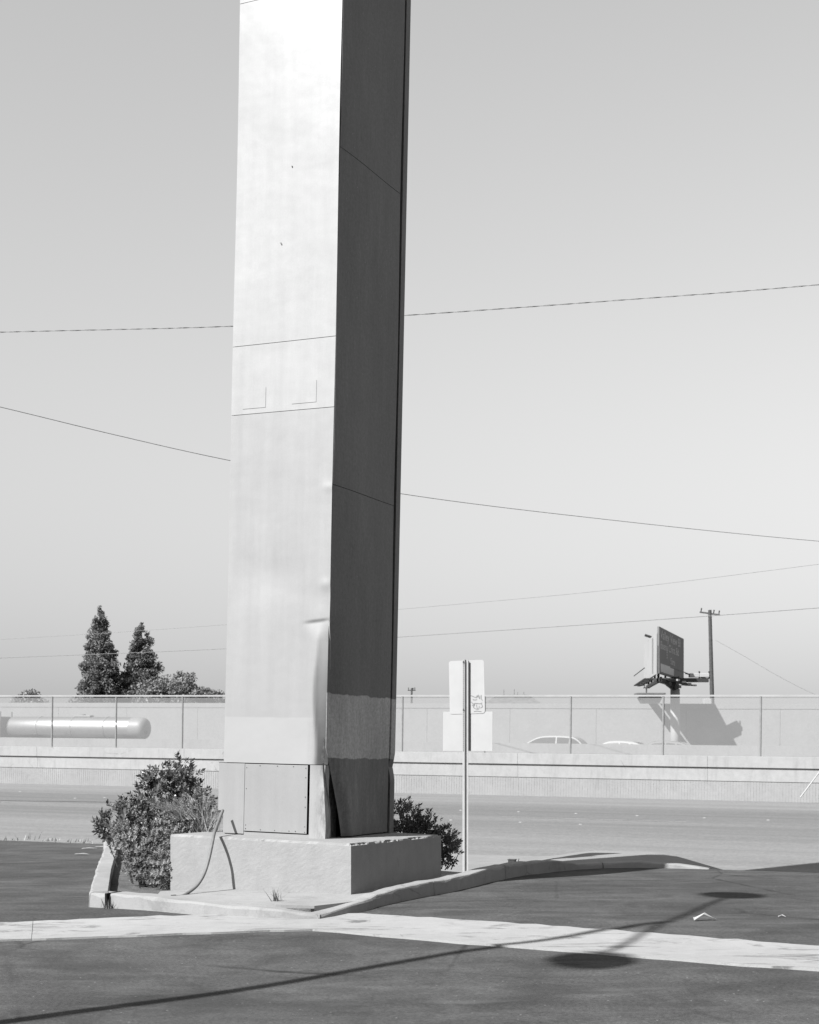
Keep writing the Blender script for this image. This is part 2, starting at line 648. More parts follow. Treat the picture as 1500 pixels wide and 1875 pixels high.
def gpt(i, k):
    (x0, y0), (x1, y1) = xs[i]
    f = k / NS
    y0w, y1w = y0 + wob[i], y1 + wob[(i * 7 + 3) % len(wob)]
    x, y = x0 + (x1 - x0) * f, y0w + (y1w - y0w) * f
    return Vector((x, y, lot_z(x, y) + 0.012 + 0.006 * (2 * f - 1) ** 2))


joint_every = 52
starts = list(range(0, len(xs) - 1, joint_every))
for j, a in enumerate(starts):
    b = min(a + joint_every, len(xs) - 1)
    m = MB()
    for i in range(a, b + 1):
        for k in range(NS + 1):
            p = gpt(i, k)
            if i == a:
                p = p + (gpt(a + 1, k) - p) * 0.03
            m.v.append(tuple(p))
    K = NS + 1
    for i in range(b - a):
        for k in range(NS):
            m.f.append((i * K + k, (i + 1) * K + k, (i + 1) * K + k + 1, i * K + k + 1))
    # skirts
    top = len(m.v)
    ring = [i * K for i in range(b - a + 1)] + [(b - a) * K + k for k in range(1, K)] + [i * K + NS for i in range(b - a - 1, -1, -1)] + [k for k in range(NS - 1, 0, -1)]
    base_i = len(m.v)
    for q in ring:
        x, y, z = m.v[q]
        m.v.append((x, y, z - 0.08))
    L = len(ring)
    for q in range(L):
        m.f.append((ring[q], base_i + q, base_i + (q + 1) % L, ring[(q + 1) % L]))
    o = m.build('gutter_slab' if j else 'gutter', M['concrete'], smooth=False)
    if j == 0:
        gut_root = struct(o, 'pale concrete drainage gutter across the asphalt lot')
    else:
        o.parent = gut_root

# planter island ------------------------------------------------------
FRONT = [(-3.24, 15.25), (-2.0, 14.66), (-1.4, 14.50), (-0.86, 14.42)]
RIGHT = [(-0.86, 14.42), (-0.43, 14.95), (0.02, 15.9), (0.473, 16.8), (0.98, 18.0), (1.45, 18.95), (1.95, 19.72), (2.25, 20.02), (2.6, 20.22), (3.1, 20.20), (3.6, 20.08), (3.95, 19.98)]
LEFT = [(-3.24, 15.25), (-3.75, 18.0), (-4.45, 22.0), (-4.9, 24.2)]


def curb(name, path, hts, width, inward, m, label, bev=0.025):
    """curb along a foot line; width measured towards the inside, face slightly battered"""
    mb = MB()
    P = [Vector((p[0], p[1])) for p in path]
    fine, hh = [], []
    for i in range(len(P) - 1):
        L = (P[i + 1] - P[i]).length
        k = max(1, int(L / 0.14))
        for q in range(k):
            fine.append(P[i].lerp(P[i + 1], q / k))
            hh.append(hts[i] + (hts[i + 1] - hts[i]) * q / k)
    fine.append(P[-1])
    hh.append(hts[-1])
    sec = []
    for i, p in enumerate(fine):
        d = (fine[min(i + 1, len(fine) - 1)] - fine[max(i - 1, 0)]).normalized()
        nrm = Vector((-d.y, d.x)) * inward
        jit = random.uniform(-.009, .009)
        h = hh[i] + random.uniform(-.006, .006)
        r = 0.016 + random.random() ** 3 * .03
        prof = [(0.0 + jit, -0.1), (0.012 + jit, h - r), (0.012 + r * .35 + jit, h - r * .3), (0.012 + r + jit, h), (width - .008, h + .002), (width, h - .01), (width, -0.1)]
        z0 = lot_z(p.x, p.y)
        sec.append([(p.x + nrm.x * a, p.y + nrm.y * a, z0 + z) for a, z in prof])
    first = None
    i0 = 0
    while i0 < len(sec) - 1:
        i1 = min(i0 + 15, len(sec) - 1)
        if len(sec) - 1 - i1 < 5:
            i1 = len(sec) - 1
        part = [list(q) for q in sec[i0:i1 + 1]]
        if i1 < len(sec) - 1:      # open joint before the next cast length
            part[-1] = [tuple(Vector(a_).lerp(Vector(b_), .92)) for a_, b_ in zip(sec[i1 - 1], sec[i1])]
        mb = MB()
        k = len(part[0])
        for q in part:
            mb.v += q
        for i in range(len(part) - 1):
            for j in range(k - 1):
                f = (i * k + j, i * k + j + 1, (i + 1) * k + j + 1, (i + 1) * k + j)
                mb.f.append(f if inward < 0 else f[::-1])
        mb.f.append(tuple(range(k)))
        mb.f.append(tuple(range((len(part) - 1) * k, len(part) * k))[::-1])
        o = mb.build(name if first is None else 'curb_segment', m, first)
        bm = bmesh.new()
        bm.from_mesh(o.data)
        bmesh.ops.recalc_face_normals(bm, faces=bm.faces)
        bm.to_mesh(o.data)
        bm.free()
        if first is None:
            first = o
        i0 = i1
    return struct(first, label)


curb('curb', FRONT, [0.15, 0.12, 0.10, 0.055], 0.24, 1, M['curb'], 'low concrete curb in front of the plinth')
fc = bpy.data.objects['curb']
MB().box(-.012, .012, -.035, .22, .0, .152, Matrix.Translation((-3.02, 15.145, lot_z(-3.02, 15.145))) @ Matrix.Rotation(R(-25), 4, 'Z')).build('curb_joint', M['black'], fc)
curb('curb', RIGHT, [0.055, 0.11, 0.145, 0.155, 0.165, 0.163, 0.148, 0.078, 0.074, 0.080, 0.048, 0.003], 0.17, 1, M['curb'], 'concrete curb running past the shaded side of the plinth')
curb('curb', LEFT, [0.15, 0.16, 0.15, 0.14], 0.2, -1, M['curb'], 'concrete curb beside the leafy shrub')

# soil inside the planter, and concrete fill round the plinth
soil = MB()
soil_poly = [(-3.16, 15.3), (-2.0, 14.8), (-0.95, 14.58), (-0.5, 15.2), (0.25, 16.6), (0.6, 17.4), (-0.2, 19.0), (-1.2, 20.6), (-4.75, 23.4), (-3.68, 18.0)]
me_s = soil.prism(soil_poly, -0.2, 0.05).build('planter_soil', M['soil'])
struct(me_s, 'bare planter soil under the shrub')
pad_poly = [(-2.55, 15.02), (-1.3, 14.66), (-0.92, 14.62), (-0.36, 15.12), (0.12, 16.1), (0.5, 16.98), (0.80, 17.75), (0.2, 18.5), (-1.0, 17.2), (-1.9, 16.4), (-2.62, 15.9)]
pad = MB().prism(pad_poly, [-.15] * 11, [.095, .085, .075, .09, .115, .125, .13, .115, .11, .1, .095]).build('concrete_pad', M['curb'])
struct(pad, 'concrete fill between the plinth and the curb')
# sidewalk: level beside the planter, then a wing ramping down to the driveway
sw = MB()


def sstep(a, b, x):
    t_ = min(1, max(0, (x - a) / (b - a)))
    return t_ * t_ * (3 - 2 * t_)



def walk_fn(a, b):
    s = -12.0 + 39.0 * a
    n = 17.4 + 5.8 * b
    s_a, s_b = -4.6, -3.5
    near = 0.04 - 0.16 * min(1, max(0, (n - 17.6) / 2.2)) ** .8      # bare ground falling away behind the curb
    near += 0.12 * sstep(-6.6, -5.5, s) * sstep(19.6, 20.4, n)
    apron = -0.012 - 0.17 * max(0, (n - 20.0) / 1.95) if n >= 19.9 else -0.3
    t_ = min(1, max(0, (s - s_a) / (s_b - s_a)))
    if n < 19.9:
        z = near if s < s_b else -0.3
    else:
        z = near * (1 - t_) + apron * t_
    p = XY(s, n)
    return (p.x, p.y, z)


sw.grid(walk_fn, 240, 20)
k_ = 241
sw.f = [f for f in sw.f if (lambda c: SN(c)[1] > 19.88 or inside(c[0], c[1], PLANTER, .06))((sum(sw.v[i][0] for i in f) / 4, sum(sw.v[i][1] for i in f) / 4))]
for i in range(240):
    for e in (20,):
        a_, b_ = sw.v[e * k_ + i], sw.v[e * k_ + i + 1]
        o_ = len(sw.v)
        sw.v += [a_, b_, (b_[0], b_[1], -0.6), (a_[0], a_[1], -0.6)]
        sw.f.append((o_, o_ + 1, o_ + 2, o_ + 3) if e else (o_ + 3, o_ + 2, o_ + 1, o_))
swo = sw.build('sidewalk', M['walk'])
struct(swo, 'pale sidewalk and driveway apron beside the street')

# ------------------------------------------------------------------ plinth
PHI = R(25.5)
LEAN = math.atan(0.021)
ca, sa_ = math.cos(PHI), math.sin(PHI)
PL = Matrix.Translation((-0.60, 15.5, 0.0)) @ Matrix.Rotation(-PHI, 4, 'Z')
plinth = root('concrete_plinth', 'square weathered concrete plinth under the tall steel pillar', 'plinth', PL)


def rough_box(x0, x1, y0, y1, z0, fz, n=70, jit=.0016):
    """box with slightly uneven, chipped top edges; fz(x,y) gives the top"""
    bm = bmesh.new()
    nx = ny = n
    nz = 26
    def surf(fn, nu, nv):
        g_ = [[bm.verts.new(fn(i / nu, j / nv)) for i in range(nu + 1)] for j in range(nv + 1)]
        for j in range(nv):
            for i in range(nu):
                bm.faces.new((g_[j][i], g_[j][i + 1], g_[j + 1][i + 1], g_[j + 1][i]))
    X = lambda a: x0 + (x1 - x0) * a
    Y = lambda a: y0 + (y1 - y0) * a
    Zt = lambda x, y, b: z0 + (fz(x, y) - z0) * b
    surf(lambda a, b: (X(a), y0, Zt(X(a), y0, b)), nx, nz)
    surf(lambda a, b: (x1, Y(a), Zt(x1, Y(a), b)), ny, nz)
    surf(lambda a, b: (X(1 - a), y1, Zt(X(1 - a), y1, b)), nx, nz)
    surf(lambda a, b: (x0, Y(1 - a), Zt(x0, Y(1 - a), b)), ny, nz)
    surf(lambda a, b: (X(a), Y(b), fz(X(a), Y(b))), nx, ny)
    bmesh.ops.remove_doubles(bm, verts=bm.verts, dist=1e-4)
    rnd = random.Random(5)
    for v in bm.verts:
        on = (abs(v.co.x - x0) < 1e-5) + (abs(v.co.x - x1) < 1e-5) + (abs(v.co.y - y0) < 1e-5) + (abs(v.co.y - y1) < 1e-5)
        top = abs(v.co.z - fz(v.co.x, v.co.y)) < 1e-5
        if on and top:
            q_ = (v.co.x * 3.1 + v.co.y * 5.3)
            ch = math.sin(q_ * 1.7) + math.sin(q_ * 4.1 + 1) * .7 + math.sin(q_ * 9.7 + 2) * .5 + math.sin(q_ * 23 + .5) * .35
            r = max(0.004, .010 + .011 * ch + rnd.gauss(0, .003))
            v.co.z -= r
            if abs(v.co.x - x0) < 1e-5: v.co.x += r * .8
            if abs(v.co.x - x1) < 1e-5: v.co.x -= r * 1.5
            if abs(v.co.y - y0) < 1e-5: v.co.y += r * .7
            if abs(v.co.y - y1) < 1e-5: v.co.y -= r * .8
        else:
            v.co += Vector((rnd.uniform(-jit, jit), rnd.uniform(-jit, jit), rnd.uniform(-jit, jit))) * .5
    bmesh.ops.recalc_face_normals(bm, faces=bm.faces)
    return bm


bm = rough_box(-2.217, 0.0, 0.0, 2.245, 0.0, lambda x, y: 0.62 - 0.0205 * x - 0.010 * y)
me = bpy.data.meshes.new('block')
bm.to_mesh(me)
bm.free()
me.materials.append(M['plinth'])
blk = bpy.data.objects.new('block', me)
COL.objects.link(blk)
blk.parent = plinth

# ------------------------------------------------------------------ pillar
PM = Matrix.Translation((-0.906, 16.2, 0.618)) @ Matrix.Rotation(LEAN, 4, 'Y') @ Matrix.Rotation(-PHI, 4, 'Z')
pillar = root('sign_pillar', 'tall leaning sheet-metal sign pillar with a crumpled torn lower corner', 'pillar', PM)
FW, DP, HT = 1.288, 1.66, 13.2          # front width, depth, height


def front_mat(name, a, **k):
    return paint(name, a, **k).done()


PF = {'skirt': front_mat('pillar_skirt_paint', 0.35, streak=.05, dirt=.12, rough=.5),
      'low': None,
      'mid': front_mat('pillar_mid_paint', 0.44, streak=.06, dirt=.08, rough=.42),
      'up': front_mat('pillar_upper_paint', 0.455, streak=.05, rough=.38, dirt=.05),
      'door': front_mat('access_panel_paint', 0.338, streak=.04, dirt=.08, rough=.5)}
t = paint('pillar_lower_paint', 0.395, streak=.06, dirt=.06, rough=.45)
x_, y_, z_ = t.xyz()
zz = t.math('ADD', z_, t.mapr(t.noise(3, 4), 0, 1, -.012, .012))
band = t.mapr(zz, 1.308, 1.314, 1, 0)
left = t.mapr(x_, -.26, -.22, 1, 0)
t.mix(t.math('MULTIPLY', band, left), 0.415)                                  # rolled-on repaint patch
t.mix(t.math('MULTIPLY', t.mapr(zz, 1.30, 2.6, 0.5, 0), t.mapr(zz, 1.30, 1.31, 0, 1)), 0.345)   # dust film
rustm = t.math('MULTIPLY', t.mapr(x_, -.16, -.04, 0, 1), t.mapr(z_, 0.8, 1.15, 1, 0))
t.mix(t.math('MULTIPLY', rustm, t.mapr(t.noise(14, 5, .7, vec=t.vec((1, 1, .3))), .40, .62, 0, .85)), 0.16)
PF['low'] = t.done()

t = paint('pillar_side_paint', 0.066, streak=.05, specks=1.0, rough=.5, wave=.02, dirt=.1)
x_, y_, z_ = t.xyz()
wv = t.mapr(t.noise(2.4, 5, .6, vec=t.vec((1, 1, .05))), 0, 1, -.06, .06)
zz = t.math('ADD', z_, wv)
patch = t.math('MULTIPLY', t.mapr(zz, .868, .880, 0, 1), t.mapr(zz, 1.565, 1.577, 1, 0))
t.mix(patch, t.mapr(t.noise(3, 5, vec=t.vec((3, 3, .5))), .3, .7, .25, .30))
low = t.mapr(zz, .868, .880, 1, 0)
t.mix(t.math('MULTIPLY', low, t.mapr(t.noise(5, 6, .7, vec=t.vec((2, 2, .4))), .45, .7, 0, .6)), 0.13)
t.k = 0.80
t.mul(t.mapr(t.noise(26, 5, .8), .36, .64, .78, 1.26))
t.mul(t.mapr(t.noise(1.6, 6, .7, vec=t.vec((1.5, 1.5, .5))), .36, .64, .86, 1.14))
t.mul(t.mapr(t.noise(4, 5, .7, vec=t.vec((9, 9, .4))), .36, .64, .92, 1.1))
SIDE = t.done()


def sstep(a, b, x):
    t_ = min(1, max(0, (x - a) / (b - a)))
    return t_ * t_ * (3 - 2 * t_)


def dent(x, z):
    """crumpled lower corner of the front skin: returns local (x, y)"""
    y = 0.004 * math.sin(2.1 * x + 0.6 * z) * sstep(0, 1, z) + 0.006 * math.sin(1.4 * z + 2 * x)
    fold = 2.335 + 0.10 * (x + .15)
    deep = sstep(2.30, 1.15, z)
    c = -0.165 - .02 * math.sin(5 * z)
    x2 = x
    if x > c and z < fold:
        f = (x - c) / (0 - c)
        y += (0.024 + 0.115 * deep) * f * sstep(fold, fold - .25, z)
        x2 = x - 0.06 * deep * f
    # the raised edge of the crease
    if z < fold:
        y -= 0.012 * math.exp(-((x - c) / .035) ** 2) * sstep(fold, fold - .2, z) * sstep(.8, 1.2, z)
    # a funnel-shaped facet sinking in under the fold, which overhangs it
    if z < fold + .035:
        t_ = min(1, max(0, (z - (fold - .30)) / .30))
        wd = .03 + .15 * t_
        q = max(0.0, 1 - abs(x + .15) / wd)
        y += .017 * t_ ** 2.4 * min(1, q * 1.6) * sstep(fold + .035, fold, z)
    # soft buckles above the fold
    y += 0.009 * math.exp(-((z - 2.60) / .16) ** 2) * math.exp(-((x + .10) / .16) ** 2)
    y += 0.016 * math.exp(-((z - 2.85) / .26) ** 2) * math.exp(-((x + .75) / .4) ** 2)
    y -= 0.010 * math.exp(-((z - 2.74) / .06) ** 2) * math.exp(-((x + .06) / .06) ** 2)
    y -= 0.006 * math.exp(-((z - 3.78) / .05) ** 2) * math.exp(-((x + .05) / .06) ** 2)
    return x2, y


def front_panel(z0, z1, m, nz, label=None, warp=True):
    mb = MB()
    NXF = 46
    def f(a, b):
        x = -FW + FW * a
        z = z0 + .003 + (z1 - z0 - .006) * b
        if warp:
            xx, y = dent(x, z)
        else:
            xx, y = x, 0.0
        return (xx, y - .002, z)
    mb.grid(f, NXF, nz)
    K = NXF + 1
    n0 = len(mb.v)
    ring = list(range(K)) + [j * K + NXF for j in range(1, nz + 1)] + [nz * K + i for i in range(NXF - 1, -1, -1)] + [j * K for j in range(nz - 1, 0, -1)]
    for q in ring:
        mb.v.append(mb.v[q])
    for q in ring:
        x, y, z = mb.v[q]
        mb.v.append((x, y + .006 + (.02 if q % K == 0 else 0), z))
    L = len(ring)
    for q in range(L):
        mb.f.append((n0 + q, n0 + L + q, n0 + L + (q + 1) % L, n0 + (q + 1) % L))
    o = mb.build('front_panel', m, pillar, smooth=False)
    for p in o.data.polygons[:NXF * nz]:
        p.use_smooth = True
    if label:
        o['label'] = label
    return o


front_panel(0.80, 4.64, PF['low'], 300, 'lower front panel with a folded dent and a repainted patch')
front_panel(4.64, 5.40, PF['mid'], 12)
front_panel(5.40, 9.20, PF['up'], 40)
front_panel(9.20, HT, PF['up'], 40)
# skirt: left strip, right strip, header and the dark opening behind the access panel
sk = MB().box(-FW, -1.02, -.002, .02, 0.02, .797).build('skirt_panel', PF['skirt'], pillar, bevel=.003)
sk2 = MB().box(-1.02, -.232, .012, .03, 0.0, .797).build('skirt_panel', M['black'], pillar)
sk3 = MB().box(-1.02, -.2, .004, .018, 0.0, .045).build('skirt_sill', PF['skirt'], pillar)
mb = MB()


def strip_fn(a, b):
    z = 0.0 + .797 * b
    x0 = -.200
    xe = -.045 + .045 * sstep(.75, .1, z)
    x = x0 + (xe - x0) * a
    y = .0 + .055 * sstep(.2, .8, z) * a ** 1.5 + .01 * math.sin(9 * z) * a
    return (x, y, z)


mb.grid(strip_fn, 10, 20)
n0 = len(mb.v)
mb.grid(lambda a, b: (strip_fn(1, b)[0] - .0, strip_fn(1, b)[1] + .10 * a, strip_fn(1, b)[2]), 2, 20)
strip = mb.build('skirt_panel', PF['low'], pillar)
strip['label'] = 'bent skirt strip stained with rust beside the torn corner'
# access panel with its screws
door = MB().box(-1.015, -.214, -.012, -.004, .035, .79)
Md = Matrix.Rotation(R(.5), 4, 'Y')
door = MB().box(-1.012, -.222, -.010, -.005, .055, .792).build('access_panel', PF['door'], pillar, bevel=.0015)
door['label'] = 'grey screwed access panel at the foot of the pillar'
for (sx, sz) in [(-.99, .75), (-.99, .52), (-.99, .12), (-.99, .08), (-.8, .075), (-.62, .075), (-.44, .075), (-.36, .075), (-.245, .07), (-.245, .13), (-.245, .34), (-.245, .45), (-.245, .66), (-.245, .76), (-.4, .775), (-.6, .775), (-.82, .775)]:
    MB().cyl((sx, -.0105, sz), (sx, -.014, sz), .006, .005, 8).build('screw', M['rust'], door)
# small cover plates between the two seams
for (x0, z0, w_, h_) in [(-1.14, 4.70, .29, .22), (-.52, 4.71, .30, .235)]:
    cp = MB()
    cp.grid(lambda a, b: (x0 + w_ * a, dent(x0 + w_ * a, z0 + h_ * b)[1] - .0045, z0 + h_ * b), 8, 6)
    cp = cp.build('cover_plate', PF['mid'], pillar)
    so_ = cp.modifiers.new('thick', 'SOLIDIFY')
    so_.thickness = .003
    so_.offset = 0
# side skin
SD = 1.50


def side_panel(z0, z1, nz, label=None):
    mb = MB()
    NYS = 40
    def f(a, b):
        y = .006 + (SD - .006) * a
        z = z0 + .003 + (z1 - z0 - .006) * b
        x = .005 * math.sin(1.7 * z + 3 * y) + .004 * math.sin(4 * y)
        if z < 2.4:
            # the skin's free edge follows the dented corner, then gapes open below 0.95 m
            k = sstep(2.33, 1.2, z)
            fy = math.exp(-(y / .25) ** 2)
            x -= (.012 + .038 * k) * fy * sstep(2.5, 2.2, z)
            y2 = y + .05 * k * math.exp(-(y / .12) ** 2)
            g_ = sstep(1.0, 0.0, z)
            y = y2 + .30 * ((1 - z / .97) ** .8 if z < .97 else 0) * math.exp(-(y / .35) ** 2)
            x += .055 * g_ * math.exp(-((y - .3) / .45) ** 2)
        return (x, y, z)
    mb.grid(f, NYS, nz)
    o = mb.build('side_panel', SIDE, pillar, smooth=True)
    so = o.modifiers.new('thick', 'SOLIDIFY')
    so.thickness = .004
    so.offset = 1.0
    es_ = o.modifiers.new('es', 'EDGE_SPLIT')
    es_.split_angle = R(40)
    if label:
        o['label'] = label
    return o


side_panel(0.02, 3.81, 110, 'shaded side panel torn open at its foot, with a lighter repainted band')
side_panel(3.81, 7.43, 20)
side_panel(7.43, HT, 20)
# groove and rear flange, hidden back and far side, dark core
MB().box(-.05, -.035, SD + .002, SD + .05, 0, HT).build('groove', M['black'], pillar)
fl = MB()
fl.grid(lambda a, b: (.004 - .03 * math.exp(-((HT * b - .78) / .09) ** 2), SD + .05 + (DP - SD - .05) * a, HT * b), 4, 170)
fl.grid(lambda a, b: (.004 - .03 * math.exp(-((HT * b - .78) / .09) ** 2) - .05 * (1 - a), SD + .05, HT * b), 1, 170)
fl.build('rear_flange', SIDE, pillar)
MB().box(-FW, -.03, DP - .012, DP, 0, HT).build('back_panel', SIDE, pillar)
MB().box(-FW, -FW + .01, .03, DP - .014, 0, HT).build('far_side_panel', PF['mid'], pillar)
MB().box(-1.26, -.10, .14, 1.49, 0, HT - .05).build('core', M['black'], pillar)
# torn opening: bent inner angle and liner strips
M['inner'] = simple('bare_inner_steel', 0.22, 0.7, 0.3, 0.35, 16)
for (y0_, y1_, w0_, w1_, zt_, x_0) in ((.01, .045, .03, .07, .82, -.035), (.05, .135, .012, .035, .70, -.02)):
    MB().add([(x_0 - .02, y0_, zt_), (x_0 - .02, y0_ + w0_, zt_), (x_0 + .01, y0_ * .4 + y1_ * .6 + w1_ * .8, zt_ * .45), (x_0 + .01, y0_ * .4 + y1_ * .6, zt_ * .45), (x_0, y1_ + w1_, .01), (x_0, y1_, .01)], [(0, 3, 2, 1), (3, 5, 4, 2)]).build('inner_angle', M['inner'], pillar)
MB().add([(-.075, .06, 1.10), (-.055, .075, 1.06), (-.055, .05, .84), (-.085, .03, .84)], [(0, 1, 2, 3)]).build('torn_flap', M['rust'], pillar)
MB().box(-.10, -.095, .12, .42, 0, 1.0).build('liner', M['rust'], pillar)
# meter box on the sunlit left flank
jb = MB().box(-FW - .135, -FW - .002, .10, .32, .26, .80).build('junction_box', PF['skirt'], pillar, bevel=.006)
MB().box(-FW - .14, -FW - .002, .094, .326, .80, .815).build('lid', PF['skirt'], jb, bevel=.003)
MB().cyl((-FW - .02, .092, .74), (-FW - .02, .104, .74), .018, n=10).build('knockout', M['black'], jb)
wp = [(-FW - .10, .2, .81), (-FW - .11, .2, .88), (-FW - .08, .2, .98), (-FW - .03, .19, 1.04)]
MB().tube([Vector(a).lerp(Vector(b), k / 4) for a, b in zip(wp, wp[1:]) for k in range(4)] + [wp[-1]], .008, 6).build('whip', M['cable_pale'], pillar)
# rivet-like screw specks up the front
for (x, z) in [(-.58, 7.3), (-.70, 6.48)]:
    MB().cyl((x, -.014, z), (x, -.002, z), .007, n=8).build('screw', M['galv'], pillar)

# ------------------------------------------------------------------ hose
hp = [(408, 1484, 16.62), (401, 1502, 16.45), (393, 1524, 16.10), (388, 1548, 15.95), (382, 1575, 15.88), (374, 1600, 15.80), (362, 1620, 15.72), (347, 1633, 15.62), (333, 1641, 15.52), (322, 1642, 15.46)]
hp = [W(*p) for p in hp]


def catmull(P, k=6):
    out = []
    P = [Vector(p) for p in P]
    for i in range(len(P) - 1):
        p0, p1, p2, p3 = P[max(i - 1, 0)], P[i], P[i + 1], P[min(i + 2, len(P) - 1)]
        for q in range(k):
            t_ = q / k
            out.append(.5 * ((2 * p1) + (p2 - p0) * t_ + (2 * p0 - 5 * p1 + 4 * p2 - p3) * t_ ** 2 + (3 * p1 - p0 - 3 * p2 + p3) * t_ ** 3))
    out.append(P[-1])
    return out


hose = root('hose', 'thin bent hose hanging over the front of the plinth', 'hose', Matrix.Translation(hp[-1]))
off = hp[-1]
MB().tube([p - off for p in catmull(hp)], .017, 10).build('tube', M['rubber'], hose, smooth=True)
MB().cyl((0, 0, 0), (-.05, -.01, 0), .022, .019, 10).build('end_fitting', M['dark_metal'], hose)

# ------------------------------------------------------------------ street sign on its post
SB = W(852, 1599, 21.0)
SM = Matrix.Translation(SB) @ Matrix.Rotation(R(-18), 4, 'Z')
sign = root('street_sign', 'two white blank sign backs on a perforated channel post behind the curb', 'sign', SM)
k152 = FPX / 21.0
TOPZ = (1599 - 1208) / k152
pm = MB()
prof = [(-.040, .0), (-.008, .0), (.004, .034), (.026, .034), (.030, .0), (.044, .0), (.044, .004), (.034, .004), (.030, .038), (0.0, .038), (-.012, .004), (-.040, .004)]
n_ = len(prof)
pm.add([(x, y, -.25) for x, y in prof] + [(x, y, TOPZ) for x, y in prof], [(i, (i + 1) % n_, n_ + (i + 1) % n_, n_ + i) for i in range(n_)] + [tuple(range(n_, 2 * n_))])
post = pm.build('post', M['galv_light'], sign)
hm = MB()
z = TOPZ - .02
while z > (1599 - 1378) / k152:
    hm.cyl((-.024, -.0005, z), (-.024, -.003, z), .0062, n=8)
    z -= .0254
holes = hm.build('bolt_hole', M['black'], post)
holes['kind'] = 'stuff'


def plate(x0, x1, z0, z1, y0, rot, r=0.0):
    pts = []
    if r:
        for cx, cz, a0 in ((x1 - r, z1 - r, 0), (x0 + r, z1 - r, 90), (x0 + r, z0 + r, 180), (x1 - r, z0 + r, 270)):
            for q in range(6):
                a = R(a0 + 18 * q)
                pts.append((cx + r * math.cos(a), cz + r * math.sin(a)))
    else:
        pts = [(x1, z1), (x0, z1), (x0, z0), (x1, z0)]
    cxm, czm = 0.0, (z0 + z1) / 2
    c, s = math.cos(R(rot)), math.sin(R(rot))
    pts = [(cxm + (x - cxm) * c - (z - czm) * s, czm + (x - cxm) * s + (z - czm) * c) for x, z in pts]
    n = len(pts)
    m = MB()
    m.add([(x, y0, z) for x, z in pts] + [(x, y0 + .003, z) for x, z in pts], [tuple(range(n - 1, -1, -1))[::-1], tuple(range(2 * n - 1, n - 1, -1))] + [(i, n + i, n + (i + 1) % n, (i + 1) % n) for i in range(n)])
    return m


up = plate(-.243, .264, (1599 - 1307) / k152, (1599 - 1209) / k152, .043, 1.2, .035).build('upper_plate', M['white'], sign)
lo = plate(-.336, .377, (1599 - 1375) / k152, (1599 - 1303) / k152, .048, -.3).build('lower_plate', M['white'], sign)
up['label'] = 'upper white sign plate with a small marker scrawl'
for z in (TOPZ - .035, (1599 - 1300) / k152):
    MB().cyl((-.024, -.002, z), (-.024, -.012, z), .010, n=6).build('bolt', M['dark_metal'], sign)
# scrawled marker tag on the upper plate: short pen strokes
zt = lambda py: (1599 - py) / k152
xt = lambda px: (px - 852) / k152 / math.cos(R(18))
strokes = [[(861, 1273.5), (866, 1276), (871, 1278), (874, 1274), (870, 1275)], [(874, 1272), (875, 1277), (877, 1280), (877, 1274)], [(879.5, 1273), (879.5, 1280), (882, 1283)],
           [(861.5, 1285), (864.5, 1289), (870, 1288), (878, 1289), (881, 1287)], [(863, 1292), (868, 1290), (865, 1295), (869, 1298), (873, 1299)], [(871, 1290), (872, 1297), (875, 1299), (876, 1293)],
           [(880, 1289), (882, 1294), (878, 1297)], [(864, 1281), (868, 1282), (872, 1281)], [(866, 1303), (872, 1302), (880, 1303.5)]]
ik = MB()
for sp in strokes:
    for p, q in zip(sp, sp[1:]):
        a, b = Vector((xt(p[0]), zt(p[1]))), Vector((xt(q[0]), zt(q[1])))
        d = (b - a).normalized()
        n2 = Vector((-d.y, d.x)) * .0038
        ik.add([(a.x - n2.x, .0408, a.y - n2.y), (b.x - n2.x, .0408, b.y - n2.y), (b.x + n2.x, .0408, b.y + n2.y), (a.x + n2.x, .0408, a.y + n2.y)], [(0, 1, 2, 3)])
ik.build('marker_scrawl', M['ink'], up)['kind'] = 'stuff'

# small valve box on the sidewalk
vb0 = W(938, 1582, 21.2)
vb = root('valve_box', 'tiny dark valve box with a wire stub beyond the curb', 'box', Matrix.Translation(vb0) @ Matrix.Rotation(R(-20), 4, 'Z'))
MB().box(-.05, .05, -.04, .04, -.12, .055).build('housing', M['dark_metal'], vb, bevel=.006)
MB().box(-.056, .056, -.046, .046, .055, .067).build('lid', M['dark_metal'], vb, bevel=.003)
MB().tube([(.08, 0, -.08), (.085, 0, .03), (.10, 0, .075)], .006, 6).build('wire_stub', M['dark_metal'], vb)

# ------------------------------------------------------------------ freeway wall, fence
wall = root('retaining_wall', 'long pale concrete wall with ribbed foot between street and freeway', 'wall', STREET)
S0, S1 = -75.0, 14.0
WB = -0.10
MB().box(S0, S1, 47.0, 47.5, WB - .4, WB + .60).build('footing', M['wallr'], wall)
rb = MB()
s = -40.0
while s < 6:
    rb.box(s, s + .06, 46.9935, 46.999, WB - .2, WB + .585)
    s += .088
rb = rb.build('rib', M['wallr'], wall)
rb['kind'] = 'stuff'
s = S0
k = 0
while s < S1 - .1:
    e = min(s + 6.1, S1)
    MB().box(s + .002, e - .002, 46.980, 47.5, WB + .60, WB + 1.02).build('wall_panel', M['wallc'], wall, bevel=.005)
    MB().box(s + .002, e - .002, 46.925, 47.42, WB + 1.022, WB + 1.37).build('parapet', M['wallc'], wall, bevel=.006)
    s = e
    k += 1
fence = root('screen_fence', 'pale see-through screen fence with steel posts on top of the freeway wall', 'fence', STREET)
posts = [-37.5, -34.6, -31.8, -29.1, -26.4, -23.65, -20.9, -18.08, -15.2, -12.31, -9.33, -6.33, -3.3, -.3, 2.7]
FB, FT = WB + 1.371, WB + 3.24
pmesh = None
